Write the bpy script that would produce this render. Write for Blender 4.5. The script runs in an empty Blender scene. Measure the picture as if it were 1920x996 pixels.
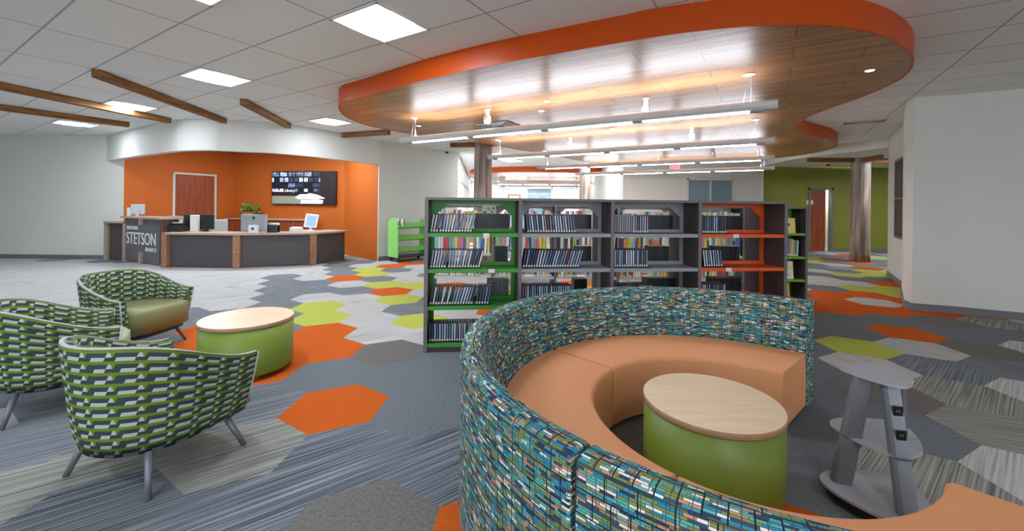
import bpy, bmesh, math, random
from mathutils import Vector, Matrix
from math import sin, cos, pi, radians, atan2, hypot
random.seed(7)
SC = bpy.context.scene
COL = SC.collection

# ---------------------------------------------------------------- camera
F = 777.0; ROLL = .011; H0 = 386.0; HC = 1.40      # focal length in pixels, roll, horizon row, eye height
cam_d = bpy.data.cameras.new('camera'); cam = bpy.data.objects.new('camera', cam_d); COL.objects.link(cam)
cam_d.sensor_fit = 'HORIZONTAL'; cam_d.sensor_width = 36; cam_d.lens = F / 1920 * 36
cam_d.shift_y = -(498 - H0) / 1920; cam_d.clip_end = 200; cam_d.clip_start = .05
r_ = Vector((1, 0, ROLL)).normalized(); u_ = Vector((-ROLL, 0, 1)).normalized(); b_ = Vector((0, -1, 0))
cam.matrix_world = Matrix(((r_.x, u_.x, b_.x, 0), (r_.y, u_.y, b_.y, 0), (r_.z, u_.z, b_.z, HC), (0, 0, 0, 1)))
SC.camera = cam

# ---------------------------------------------------------------- world and exposure
W = bpy.data.worlds.new('world'); SC.world = W; W.use_nodes = True
W.node_tree.nodes['Background'].inputs[0].default_value = (.86, .93, 1, 1)
W.node_tree.nodes['Background'].inputs[1].default_value = 1.3
SC.view_settings.view_transform = 'Standard'; SC.view_settings.look = 'None'
SC.view_settings.gamma = 1; SC.view_settings.use_curve_mapping = False
SC.view_settings.exposure = 2.72
E_TROFFER = 11.0; E_DOWN = 7.0; E_UP = 11.5

# ---------------------------------------------------------------- helpers
def inv(u, v):
    a = (u - 960) / F; b = (v - H0) / F; n = 1 + ROLL * ROLL
    return (a + ROLL * b) / n, (ROLL * a - b) / n
def at(u, v, z=0):                                  # where the sight line of a pixel meets the level z
    x, t = inv(u, v); Y = (z - HC) / t
    return Vector((x * Y, Y, z))
def aty(u, v, Y):                                   # where it meets the depth Y
    x, t = inv(u, v); return Vector((x * Y, Y, HC + t * Y))
def xu(u, Y): return (u - 960) / F * Y
def lin(c):
    return tuple(((x / 255) / 12.92 if x / 255 <= .04045 else ((x / 255 + .055) / 1.055) ** 2.4) for x in c) + (1,)

def tag(o, label=None, cat=None, group=None, kind=None):
    if label: o['label'] = label
    if cat: o['category'] = cat
    if group: o['group'] = group
    if kind: o['kind'] = kind
    return o
def empty(name, loc, rz=0, label=None, cat=None, group=None):
    o = bpy.data.objects.new(name, None); COL.objects.link(o)
    o.location = loc; o.rotation_euler = (0, 0, rz); o.empty_display_size = .1
    return tag(o, label, cat, group)

class MB:
    def __init__(s): s.bm = bmesh.new(); s.uv = s.bm.loops.layers.uv.new('UVMap'); s.mi = 0
    def face(s, pts, uvs=None, mi=None):
        vs = [s.bm.verts.new(p) for p in pts]
        f = s.bm.faces.new(vs); f.material_index = s.mi if mi is None else mi
        if uvs:
            for l, t in zip(f.loops, uvs): l[s.uv].uv = t
        return f
    def box(s, a, b, M=None, mi=None, bevel=0):
        x0, y0, z0 = a; x1, y1, z1 = b
        P = [Vector(p) for p in ((x0,y0,z0),(x1,y0,z0),(x1,y1,z0),(x0,y1,z0),(x0,y0,z1),(x1,y0,z1),(x1,y1,z1),(x0,y1,z1))]
        if M: P = [M @ p for p in P]
        vs = [s.bm.verts.new(p) for p in P]; fs = []
        for q in ((3,2,1,0),(4,5,6,7),(0,1,5,4),(1,2,6,5),(2,3,7,6),(3,0,4,7)):
            f = s.bm.faces.new([vs[i] for i in q]); f.material_index = s.mi if mi is None else mi; fs.append(f)
            lo = f.loops
            e = (P[q[1]] - P[q[0]]).length; h = (P[q[2]] - P[q[1]]).length
            for l, t in zip(lo, ((0,0),(e,0),(e,h),(0,h))): l[s.uv].uv = t
        if bevel:
            es = list({e for f in fs for e in f.edges})
            bmesh.ops.bevel(s.bm, geom=es, offset=bevel, segments=2, profile=.5, affect='EDGES')
        return s
    def prism(s, pts, z0, z1, M=None, mi=None, bevel=0):
        area = sum(pts[i][0]*pts[(i+1)%len(pts)][1]-pts[(i+1)%len(pts)][0]*pts[i][1] for i in range(len(pts)))
        if area < 0: pts = pts[::-1]
        T = (lambda p: M @ Vector(p)) if M else Vector
        lo = [s.bm.verts.new(T((p[0], p[1], z0))) for p in pts]; hi = [s.bm.verts.new(T((p[0], p[1], z1))) for p in pts]
        m = s.mi if mi is None else mi; n = len(pts); d = 0
        top = s.bm.faces.new(hi); bot = s.bm.faces.new(lo[::-1]); top.material_index = bot.material_index = m
        for f in (top, bot):
            for l in f.loops: l[s.uv].uv = (l.vert.co.x, l.vert.co.y)
        for i in range(n):
            j = (i + 1) % n; L = hypot(pts[j][0]-pts[i][0], pts[j][1]-pts[i][1])
            f = s.bm.faces.new((lo[i], lo[j], hi[j], hi[i])); f.material_index = m
            for l, t in zip(f.loops, ((d, z0), (d+L, z0), (d+L, z1), (d, z1))): l[s.uv].uv = t
            d += L
        if bevel:
            bmesh.ops.bevel(s.bm, geom=list(top.edges), offset=bevel, segments=3, profile=.5, affect='EDGES')
        return s
    def grid(s, rows, closed_u=False, closed_v=False, uvs=None, mi=None):
        V = [[s.bm.verts.new(p) for p in r] for r in rows]; n = len(V); m = len(V[0])
        for i in range(n if closed_v else n - 1):
            for j in range(m if closed_u else m - 1):
                i2, j2 = (i+1) % n, (j+1) % m
                try: f = s.bm.faces.new((V[i][j], V[i][j2], V[i2][j2], V[i2][j]))
                except ValueError: continue
                f.material_index = s.mi if mi is None else mi; f.smooth = True
                if uvs:
                    for l, (a, b) in zip(f.loops, ((i,j),(i,j+1),(i+1,j+1),(i+1,j))): l[s.uv].uv = uvs(a, b)
        return V
    def tube(s, path, r, seg=10, mi=None, cap=True):
        path = [Vector(p) for p in path]; rows = []
        for i, p in enumerate(path):
            d = (path[min(i+1, len(path)-1)] - path[max(i-1, 0)]).normalized()
            a = d.orthogonal().normalized() if abs(d.z) > .9 else d.cross(Vector((0,0,1))).normalized()
            b = d.cross(a); rr = r[i] if isinstance(r, (list, tuple)) else r
            rows.append([p + (a*cos(t) + b*sin(t))*rr for t in [2*pi*k/seg for k in range(seg)]])
        V = s.grid(rows, closed_u=True, mi=mi)
        if cap:
            for R in (V[0], V[-1]):
                try: f = s.bm.faces.new(R); f.material_index = s.mi if mi is None else mi
                except ValueError: pass
        return s
    def lathe(s, prof, seg=32, c=(0,0,0), mi=None, uvs=None):
        rows = [[Vector((c[0]+r*cos(t), c[1]+r*sin(t), c[2]+z)) for t in [2*pi*k/seg for k in range(seg)]] for r, z in prof]
        V = s.grid(rows, closed_u=True, mi=mi, uvs=uvs)
        for R in (V[0], V[-1]):
            try: f = s.bm.faces.new(R); f.material_index = s.mi if mi is None else mi
            except ValueError: pass
        return s
    def build(s, name, mats, parent=None, loc=None, smooth=False, sub=0):
        bmesh.ops.recalc_face_normals(s.bm, faces=s.bm.faces[:])
        me = bpy.data.meshes.new(name); s.bm.to_mesh(me); s.bm.free()
        for m in (mats if isinstance(mats, (list, tuple)) else [mats]): me.materials.append(m)
        if smooth:
            for p in me.polygons: p.use_smooth = True
        o = bpy.data.objects.new(name, me); COL.objects.link(o)
        if parent: o.parent = parent
        if loc is not None: o.location = loc
        if sub:
            md = o.modifiers.new('sub', 'SUBSURF'); md.levels = md.render_levels = sub
        return o

def text(name, body, size, m, parent, M, ext=.002, stretch=None):
    cu = bpy.data.curves.new(name, 'FONT'); cu.body = body; cu.size = 1; cu.extrude = 0; cu.align_x = 'LEFT'
    t = bpy.data.objects.new('tmp', cu); COL.objects.link(t)
    dg = bpy.context.evaluated_depsgraph_get(); dg.update()
    me = bpy.data.meshes.new_from_object(t.evaluated_get(dg)); bpy.data.objects.remove(t)
    xs = [v.co.x for v in me.vertices]; ys = [v.co.y for v in me.vertices]
    w = max(xs) - min(xs); h = max(ys) - min(ys)
    sx, sy = (size[0] / w, size[1] / h)
    for v in me.vertices: v.co = Vector(((v.co.x - min(xs)) * sx, (v.co.y - min(ys)) * sy, 0))
    bm = bmesh.new(); bm.from_mesh(me)
    r = bmesh.ops.extrude_face_region(bm, geom=bm.faces[:])
    bmesh.ops.translate(bm, verts=[g for g in r['geom'] if isinstance(g, bmesh.types.BMVert)], vec=(0, 0, ext))
    bmesh.ops.recalc_face_normals(bm, faces=bm.faces[:]); bm.to_mesh(me); bm.free()
    me.materials.clear(); me.materials.append(m); me.name = name
    me.transform(M)
    o = bpy.data.objects.new(name, me); COL.objects.link(o); o.parent = parent
    return o

def copy_tree(o, parent=None):
    c = o.copy(); COL.objects.link(c); c.parent = parent
    for ch in [x for x in bpy.data.objects if x.parent == o]: copy_tree(ch, c)
    return c
def rot2(p, a): return Vector((p[0]*cos(a)-p[1]*sin(a), p[0]*sin(a)+p[1]*cos(a)))

# ---------------------------------------------------------------- materials
def newmat(name):
    m = bpy.data.materials.new(name); m.use_nodes = True
    nt = m.node_tree; b = nt.nodes['Principled BSDF']; return m, nt, b
def N(nt, t, **k):
    n = nt.nodes.new(t)
    for a, v in k.items():
        if a[0] == 'i' and a[1:].isdigit(): n.inputs[int(a[1:])].default_value = v
        else: setattr(n, a, v)
    return n
def mat(name, c, rough=.6, metal=0, spec=.5, var=.06, scale=30, bump=0):
    m, nt, b = newmat(name)
    tc = N(nt, 'ShaderNodeTexCoord'); no = N(nt, 'ShaderNodeTexNoise'); no.inputs['Scale'].default_value = scale
    no.inputs['Detail'].default_value = 4
    mr = N(nt, 'ShaderNodeMapRange'); mr.inputs['To Min'].default_value = 1 - var; mr.inputs['To Max'].default_value = 1 + var
    hs = N(nt, 'ShaderNodeHueSaturation'); hs.inputs['Color'].default_value = lin(c)
    L = nt.links.new
    L(tc.outputs['Object'], no.inputs['Vector']); L(no.outputs[0], mr.inputs['Value']); L(mr.outputs[0], hs.inputs['Value'])
    L(hs.outputs[0], b.inputs['Base Color'])
    b.inputs['Roughness'].default_value = rough; b.inputs['Metallic'].default_value = metal
    b.inputs['Specular IOR Level'].default_value = spec
    if bump:
        bp = N(nt, 'ShaderNodeBump'); bp.inputs['Strength'].default_value = bump; bp.inputs['Distance'].default_value = .002
        L(no.outputs[0], bp.inputs['Height']); L(bp.outputs[0], b.inputs['Normal'])
    return m
def emis(name, c, s):
    m, nt, b = newmat(name)
    b.inputs['Base Color'].default_value = lin(c); b.inputs['Emission Color'].default_value = lin(c)
    b.inputs['Emission Strength'].default_value = s; return m
def ramp(nt, stops, mode='LINEAR'):
    r = N(nt, 'ShaderNodeValToRGB'); cr = r.color_ramp; cr.interpolation = mode
    while len(cr.elements) < len(stops): cr.elements.new(.5)
    for e, (p, c) in zip(cr.elements, stops): e.position = p; e.color = lin(c)
    return r
def wood(name, c1, c2, stretch=(3, 40, 40), rough=.45, spec=.5, rot=0, coord='Object'):
    m, nt, b = newmat(name); L = nt.links.new
    tc = N(nt, 'ShaderNodeTexCoord'); mp = N(nt, 'ShaderNodeMapping', vector_type='POINT')
    mp.inputs['Rotation'].default_value = (0, 0, rot); mp.inputs['Scale'].default_value = stretch
    no = N(nt, 'ShaderNodeTexNoise'); no.inputs['Scale'].default_value = 1; no.inputs['Detail'].default_value = 6; no.inputs['Distortion'].default_value = .6
    r = ramp(nt, [(.3, c1), (.7, c2)])
    L(tc.outputs[coord], mp.inputs[0]); L(mp.outputs[0], no.inputs['Vector']); L(no.outputs[0], r.inputs[0]); L(r.outputs[0], b.inputs['Base Color'])
    b.inputs['Roughness'].default_value = rough; b.inputs['Specular IOR Level'].default_value = spec
    return m

TH = radians(31.9)                                                  # the ceiling grid's turn
GO = Vector((-3.978, 4.300, 0)); EP = Vector((sin(TH), cos(TH), 0)) * .6096; EQ = Vector((cos(TH), -sin(TH), 0)) * 1.2192
def grid_map(nt, loc=GO, rot=-TH):
    tc = N(nt, 'ShaderNodeTexCoord'); mp = N(nt, 'ShaderNodeMapping', vector_type='TEXTURE')
    mp.inputs['Location'].default_value = loc; mp.inputs['Rotation'].default_value = (0, 0, rot)
    nt.links.new(tc.outputs['Object'], mp.inputs[0]); return mp

def ceiling_mat():
    m, nt, b = newmat('acoustic_ceiling_tile'); L = nt.links.new
    mp = grid_map(nt)
    br = N(nt, 'ShaderNodeTexBrick', offset=0.0, squash=1.0)
    for k, v in (('Scale', 1), ('Mortar Size', .009), ('Mortar Smooth', .1), ('Bias', 0), ('Brick Width', 1.2192), ('Row Height', .6096)): br.inputs[k].default_value = v
    br.inputs['Color1'].default_value = lin((236, 236, 234)); br.inputs['Color2'].default_value = lin((232, 232, 231)); br.inputs['Mortar'].default_value = lin((176, 176, 175))
    no = N(nt, 'ShaderNodeTexNoise'); no.inputs['Scale'].default_value = 180
    bp = N(nt, 'ShaderNodeBump'); bp.inputs['Strength'].default_value = .15; bp.inputs['Distance'].default_value = .002
    L(mp.outputs[0], br.inputs['Vector']); L(mp.outputs[0], no.inputs['Vector']); L(no.outputs[0], bp.inputs['Height']); L(bp.outputs[0], b.inputs['Normal'])
    L(br.outputs[0], b.inputs['Base Color']); b.inputs['Roughness'].default_value = .9; b.inputs['Specular IOR Level'].default_value = .2
    return m
def cloud_wood_mat():
    m, nt, b = newmat('walnut_ceiling_panel'); L = nt.links.new
    mp = grid_map(nt, Vector((.93, 3.99, 0)))
    br = N(nt, 'ShaderNodeTexBrick', offset=.43, squash=1.0)
    for k, v in (('Scale', 1), ('Mortar Size', .005), ('Mortar Smooth', 0), ('Bias', 0), ('Brick Width', 1.2), ('Row Height', .285)): br.inputs[k].default_value = v
    br.inputs['Color1'].default_value = (.75, .75, .75, 1); br.inputs['Color2'].default_value = (1, 1, 1, 1); br.inputs['Mortar'].default_value = (.12, .09, .07, 1)
    mp2 = N(nt, 'ShaderNodeMapping'); mp2.inputs['Scale'].default_value = (1.3, 22, 1)
    no = N(nt, 'ShaderNodeTexNoise'); no.inputs['Scale'].default_value = 1; no.inputs['Detail'].default_value = 6; no.inputs['Distortion'].default_value = .5
    r = ramp(nt, [(.3, (134, 84, 44)), (.5, (172, 116, 66)), (.72, (204, 150, 94))])
    mx = N(nt, 'ShaderNodeMix', data_type='RGBA', blend_type='MULTIPLY'); mx.inputs[0].default_value = 1
    wv = N(nt, 'ShaderNodeTexWave', wave_type='BANDS', bands_direction='X'); wv.inputs['Scale'].default_value = 14
    L(mp.outputs[0], br.inputs['Vector']); L(mp.outputs[0], mp2.inputs[0]); L(mp2.outputs[0], no.inputs['Vector']); L(no.outputs[0], r.inputs[0])
    L(r.outputs[0], mx.inputs[6]); L(br.outputs[0], mx.inputs[7]); L(mx.outputs[2], b.inputs['Base Color'])
    L(mp.outputs[0], wv.inputs['Vector'])
    gr = N(nt, 'ShaderNodeMapRange'); gr.inputs['To Min'].default_value = .84; gr.inputs['To Max'].default_value = 1.0; L(wv.outputs[1], gr.inputs['Value'])
    m3 = N(nt, 'ShaderNodeMix', data_type='RGBA', blend_type='MULTIPLY'); m3.inputs[0].default_value = 1; L(mx.outputs[2], m3.inputs[6]); L(gr.outputs[0], m3.inputs[7]); L(m3.outputs[2], b.inputs['Base Color'])
    rr_ = N(nt, 'ShaderNodeMapRange'); rr_.inputs['To Min'].default_value = .38; rr_.inputs['To Max'].default_value = .31; L(wv.outputs[1], rr_.inputs['Value']); L(rr_.outputs[0], b.inputs['Roughness'])
    bp = N(nt, 'ShaderNodeBump'); bp.inputs['Strength'].default_value = .12; bp.inputs['Distance'].default_value = .001
    L(wv.outputs[0], bp.inputs['Height']); L(bp.outputs[0], b.inputs['Normal'])
    b.inputs['Roughness'].default_value = .34; b.inputs['Specular IOR Level'].default_value = .9
    return m
def carpet(name, cols, stripe=0, pile=.12):
    m, nt, b = newmat(name); L = nt.links.new
    tc = N(nt, 'ShaderNodeTexCoord')
    pl = N(nt, 'ShaderNodeTexNoise'); pl.inputs['Scale'].default_value = 260; pl.inputs['Detail'].default_value = 2
    L(tc.outputs['Object'], pl.inputs['Vector'])
    mr = N(nt, 'ShaderNodeMapRange'); mr.inputs['From Min'].default_value = .3; mr.inputs['From Max'].default_value = .7
    mr.inputs['To Min'].default_value = 1 - pile; mr.inputs['To Max'].default_value = 1 + pile; L(pl.outputs[0], mr.inputs['Value'])
    hs = N(nt, 'ShaderNodeHueSaturation'); L(mr.outputs[0], hs.inputs['Value'])
    if stripe:
        mp = N(nt, 'ShaderNodeMapping'); mp.inputs['Scale'].default_value = (1.1, stripe, 1)
        no = N(nt, 'ShaderNodeTexNoise'); no.inputs['Scale'].default_value = 1; no.inputs['Detail'].default_value = 2.5
        n = len(cols); r = ramp(nt, [(.34 + .32 * i / (n - 1), c) for i, c in enumerate(cols)])
        L(tc.outputs['UV'], mp.inputs[0]); L(mp.outputs[0], no.inputs['Vector']); L(no.outputs[0], r.inputs[0]); L(r.outputs[0], hs.inputs['Color'])
    else:
        no = N(nt, 'ShaderNodeTexNoise'); no.inputs['Scale'].default_value = 60; no.inputs['Detail'].default_value = 3
        r = ramp(nt, [(.35, cols[0]), (.65, cols[-1])]); L(tc.outputs['Object'], no.inputs['Vector']); L(no.outputs[0], r.inputs[0]); L(r.outputs[0], hs.inputs['Color'])
    L(hs.outputs[0], b.inputs['Base Color']); b.inputs['Roughness'].default_value = .95; b.inputs['Specular IOR Level'].default_value = .1
    bp = N(nt, 'ShaderNodeBump'); bp.inputs['Strength'].default_value = .4; bp.inputs['Distance'].default_value = .003
    L(pl.outputs[0], bp.inputs['Height']); L(bp.outputs[0], b.inputs['Normal'])
    return m
def weave(name, w, h, stops, line, lw, big=None, skew=0, gap=.35, off=.37):
    """woven block pattern: rows of coloured dashes, thin dark joints and scattered dark outlines"""
    m, nt, b = newmat(name); L = nt.links.new
    tc = N(nt, 'ShaderNodeTexCoord'); vec = tc.outputs['UV']
    if skew:
        sp = N(nt, 'ShaderNodeSeparateXYZ'); cb = N(nt, 'ShaderNodeCombineXYZ'); ma = N(nt, 'ShaderNodeMath', operation='MULTIPLY_ADD')
        ma.inputs[1].default_value = skew; L(vec, sp.inputs[0]); L(sp.outputs[1], ma.inputs[0]); L(sp.outputs[0], ma.inputs[2])
        L(ma.outputs[0], cb.inputs[0]); L(sp.outputs[1], cb.inputs[1]); vec = cb.outputs[0]
    br = N(nt, 'ShaderNodeTexBrick', offset=off, offset_frequency=2, squash=.7, squash_frequency=3)
    for k, v in (('Scale', 1), ('Mortar Size', lw), ('Mortar Smooth', 0), ('Bias', 0), ('Brick Width', w), ('Row Height', h)): br.inputs[k].default_value = v
    br.inputs['Color1'].default_value = (0, 0, 0, 1); br.inputs['Color2'].default_value = (1, 1, 1, 1); br.inputs['Mortar'].default_value = (0, 0, 0, 1)
    r = ramp(nt, stops, 'CONSTANT'); L(vec, br.inputs['Vector']); L(br.outputs[0], r.inputs[0])
    mx = N(nt, 'ShaderNodeMix', data_type='RGBA'); mx.inputs[7].default_value = lin(line)
    L(br.outputs[1], mx.inputs[0]); L(r.outputs[0], mx.inputs[6]); out = mx.outputs[2]
    if big:
        for bw, bh, bl, o2, col, seed in big:
            b2 = N(nt, 'ShaderNodeTexBrick', offset=o2, squash=.6, squash_frequency=2)
            for k, v in (('Scale', 1), ('Mortar Size', bl), ('Mortar Smooth', 0), ('Bias', 0), ('Brick Width', bw), ('Row Height', bh)): b2.inputs[k].default_value = v
            L(vec, b2.inputs['Vector'])
            m2 = N(nt, 'ShaderNodeMix', data_type='RGBA'); m2.inputs[7].default_value = lin(col)
            L(b2.outputs[1], m2.inputs[0]); L(out, m2.inputs[6]); out = m2.outputs[2]
    L(out, b.inputs['Base Color']); b.inputs['Roughness'].default_value = .85; b.inputs['Specular IOR Level'].default_value = .25
    no = N(nt, 'ShaderNodeTexNoise'); no.inputs['Scale'].default_value = 500; L(tc.outputs['Object'], no.inputs['Vector'])
    bp = N(nt, 'ShaderNodeBump'); bp.inputs['Strength'].default_value = .25; bp.inputs['Distance'].default_value = .001
    L(no.outputs[0], bp.inputs['Height']); L(bp.outputs[0], b.inputs['Normal'])
    return m

M = {}
M['white'] = mat('white_paint', (217, 217, 211), .7, var=.02, scale=3)
M['white2'] = mat('pale_grey_paint', (207, 208, 201), .7, var=.02, scale=3)
M['orange_wall'] = mat('orange_wall_paint', (188, 94, 18), .7, var=.03, scale=3)
M['green_wall'] = mat('olive_wall_paint', (132, 132, 40), .6, var=.03, scale=3)
M['fascia'] = mat('orange_fascia_paint', (190, 72, 0), .36, var=.02, scale=3, spec=.35)
M['ceiling'] = ceiling_mat()
M['cloud'] = cloud_wood_mat()
M['base'] = mat('grey_rubber_baseboard', (112, 112, 118), .6)
M['frame'] = mat('off_white_metal_frame', (205, 200, 190), .5, var=.02)
M['greyframe'] = mat('grey_metal_frame', (120, 116, 108), .5, var=.02)
M['door'] = wood('reddish_door_veneer', (122, 52, 20), (160, 78, 36), (20, 20, 1.6), .45)
M['beam'] = wood('rough_timber', (96, 60, 24), (160, 108, 54), (3, 30, 30), .75)
M['column'] = wood('silvery_log', (100, 84, 74), (188, 168, 152), (9, 9, .9), .45)
M['maple'] = wood('maple_laminate', (226, 196, 160), (236, 210, 176), (3, 26, 26), .35)
M['maple_edge'] = wood('maple_edge_band', (176, 140, 112), (190, 154, 122), (20, 20, 60), .45)
M['green_vinyl'] = mat('lime_green_vinyl', (118, 138, 46), .42, var=.04, scale=6)
M['olive'] = mat('olive_vinyl', (138, 140, 92), .42, var=.04, scale=6)
M['coral'] = mat('coral_upholstery', (226, 156, 106), .6, var=.05, scale=220, bump=.3)
M['piping'] = mat('pale_grey_piping', (176, 176, 172), .6)
M['shellline'] = mat('grey_vinyl_trim', (150, 150, 152), .6)
M['steel'] = mat('grey_powder_coat', (120, 124, 132), .42, .35)
M['steel_l'] = mat('light_grey_powder_coat', (172, 174, 178), .4, .2)
M['black'] = mat('black_plastic', (22, 22, 24), .4)
M['black2'] = mat('charcoal_plastic', (44, 46, 50), .4)
M['laminate'] = mat('charcoal_laminate', (78, 72, 74), .5, var=.08, scale=12)
M['slate'] = mat('slate_panel', (96, 96, 98), .5, var=.05)
M['postwood'] = wood('tan_wood_post', (140, 98, 66), (166, 122, 88), (20, 20, 3), .5)
M['counter'] = mat('taupe_countertop', (176, 154, 138), .4, var=.03)
M['shelfdark'] = wood('dark_walnut_panel', (62, 54, 56), (82, 72, 74), (30, 30, 3), .5)
M['shelfedge'] = mat('grey_shelf_edge', (112, 106, 108), .5, var=.04)
M['sh_green'] = mat('green_steel', (66, 148, 52), .42)
M['sh_grey'] = mat('grey_steel', (150, 152, 158), .42)
M['sh_orange'] = mat('orange_steel', (222, 88, 26), .42)
M['sh_lime'] = mat('lime_steel', (110, 170, 50), .42)
M['sh_white'] = mat('white_steel', (200, 200, 200), .42)
M['truck'] = mat('bright_green_steel', (146, 216, 116), .4)
M['paper'] = mat('white_paper', (226, 226, 222), .7)
M['silver'] = mat('silver_aluminium', (176, 180, 186), .35, .5)
M['whiteplastic'] = mat('white_plastic', (226, 226, 226), .4)
M['blueglass'] = mat('blue_grey_pane', (128, 152, 164), .08, spec=.9)
M['greypane'] = mat('grey_reflective_pane', (110, 104, 96), .12, spec=.9)
M['basket'] = wood('wicker', (150, 90, 44), (196, 130, 70), (60, 60, 120), .8)
M['leaf'] = mat('green_leaf', (70, 120, 34), .5, var=.3, scale=20)
M['leaf2'] = mat('yellow_green_leaf', (140, 160, 60), .5, var=.3, scale=20)
M['twig'] = mat('dry_twig', (160, 130, 90), .8)
M['vent'] = mat('white_vent_metal', (190, 190, 190), .5)
M['ventdark'] = mat('vent_gap', (60, 60, 62), .6)
M['troffer'] = emis('troffer_diffuser_glow', (236, 244, 255), E_TROFFER)
M['troffer_side'] = emis('troffer_reflector_glow', (238, 244, 255), E_TROFFER * .018)
M['tube'] = emis('linear_diffuser_glow', (240, 245, 255), E_DOWN)
M['tube_up'] = emis('uplight_glow', (240, 245, 255), E_UP)
M['downlight'] = emis('downlight_glow', (255, 246, 232), 1.5)
M['exit_red'] = emis('exit_letter_glow', (235, 40, 70), .3)
M['exit_body'] = emis('exit_panel_glow', (245, 160, 172), .1)
M['joint'] = mat('pendant_joint_grey', (150, 152, 156), .5)
M['pendant'] = mat('pendant_grey_metal', (205, 206, 208), .45, .0)
M['sofa'] = weave('woven_block_upholstery', .038, .0082,
    [(0, (40, 60, 84)), (.1, (38, 132, 160)), (.24, (126, 138, 78)), (.4, (196, 138, 112)), (.52, (118, 132, 72)), (.6, (92, 168, 160)), (.76, (226, 220, 214)), (.86, (60, 76, 96)), (.93, (64, 140, 172))],
    (52, 62, 72), .0007, [(.083, .064, .0019, .31, (26, 34, 48), 0), (.047, .104, .0010, .5, (58, 74, 82), 1)])
def chair_fabric():
    m, nt, b = newmat('green_block_upholstery'); L = nt.links.new
    tc = N(nt, 'ShaderNodeTexCoord'); sp = N(nt, 'ShaderNodeSeparateXYZ'); L(tc.outputs['UV'], sp.inputs[0])
    def mt(op, a, b_=None, c=None):
        n = N(nt, 'ShaderNodeMath', operation=op)
        for k, x in enumerate((a, b_, c)):
            if x is None: continue
            if isinstance(x, (int, float)): n.inputs[k].default_value = x
            else: L(x, n.inputs[k])
        return n.outputs[0]
    v = mt('DIVIDE', sp.outputs[1], .054); row = mt('FLOOR', v); fv = mt('FRACT', v)
    u = mt('MULTIPLY_ADD', mt('SINE', mt('MULTIPLY', row, 37.7)), .5, mt('MULTIPLY_ADD', fv, .22, mt('DIVIDE', sp.outputs[0], .118))); fu = mt('FRACT', u)
    band1 = mt('LESS_THAN', fv, .33); band2 = mt('MULTIPLY', mt('GREATER_THAN', fv, .33), mt('LESS_THAN', fv, .72))
    wn = N(nt, 'ShaderNodeTexWhiteNoise', noise_dimensions='2D'); cv_ = N(nt, 'ShaderNodeCombineXYZ'); L(mt('FLOOR', u), cv_.inputs[0]); L(row, cv_.inputs[1]); L(cv_.outputs[0], wn.inputs['Vector'])
    wide = mt('LESS_THAN', fu, mt('MULTIPLY_ADD', wn.outputs['Value'], .36, .3)); white = mt('MULTIPLY', band1, wide)
    white2 = mt('MULTIPLY', band2, mt('GREATER_THAN', mt('MULTIPLY_ADD', fv, -.35, fu), .66))
    dark = mt('ADD', mt('MULTIPLY', band1, mt('SUBTRACT', 1, wide)), mt('MULTIPLY', band2, mt('LESS_THAN', fu, .74)))
    g = N(nt, 'ShaderNodeMix', data_type='RGBA'); g.inputs[6].default_value = lin((104, 130, 34)); g.inputs[7].default_value = lin((52, 66, 74)); L(dark, g.inputs[0])
    w = N(nt, 'ShaderNodeMix', data_type='RGBA'); w.inputs[7].default_value = lin((178, 184, 180)); L(mt('MINIMUM', mt('ADD', white, white2), 1), w.inputs[0]); L(g.outputs[2], w.inputs[6])
    L(w.outputs[2], b.inputs['Base Color']); b.inputs['Roughness'].default_value = .8; b.inputs['Specular IOR Level'].default_value = .25
    return m
M['chair_fab'] = chair_fabric()
C_ = {}
C_['stone'] = carpet('stone_striped_carpet', [(100, 100, 96), (140, 140, 134), (168, 166, 160)], 100)
C_['light'] = carpet('pale_striped_carpet', [(150, 152, 152), (182, 182, 180), (200, 198, 194)], 75)
C_['blue'] = carpet('blue_grey_striped_carpet', [(66, 72, 80), (106, 112, 120), (150, 154, 160)], 105)
C_['slate_s'] = carpet('slate_striped_carpet', [(90, 96, 102), (118, 124, 130), (136, 140, 146)], 75)
C_['slate'] = carpet('slate_plain_carpet', [(102, 108, 113), (118, 124, 129)])
C_['taupe'] = carpet('taupe_plain_carpet', [(104, 102, 100), (122, 118, 114)])
C_['orange'] = carpet('orange_carpet', [(192, 88, 28), (204, 98, 36)], 0, .1)
C_['lime'] = carpet('lime_carpet', [(170, 178, 76), (184, 192, 92)], 0, .1)
CK = list(C_)

# ================================================================= SETTING
CEIL = 2.98; SOFFIT = 2.756
# ---- floor: hexagonal carpet tiles laid as real faces
HS = .3585; HR = radians(-3.0); HO = Vector((-1.2015, 2.8646, 0))
h1 = Vector((cos(HR), sin(HR), 0)) * HS * 3**.5; h2 = Vector((cos(HR + pi/3), sin(HR + pi/3), 0)) * HS * 3**.5
tiles = {}
def T(color, *ij):
    for q in ij: tiles[q] = color
def Tpx(color, *uv):
    for u, v in uv:
        p = at(u, v) - HO; d = h1.x*h2.y - h2.x*h1.y
        i = (p.x*h2.y - h2.x*p.y)/d; j = (h1.x*p.y - p.x*h1.y)/d
        best = min(((a, b) for a in range(math.floor(i)-1, math.floor(i)+3) for b in range(math.floor(j)-1, math.floor(j)+3)), key=lambda q: ((q[0]-i)*h1 + (q[1]-j)*h2).length)
        tiles[best] = color
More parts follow.
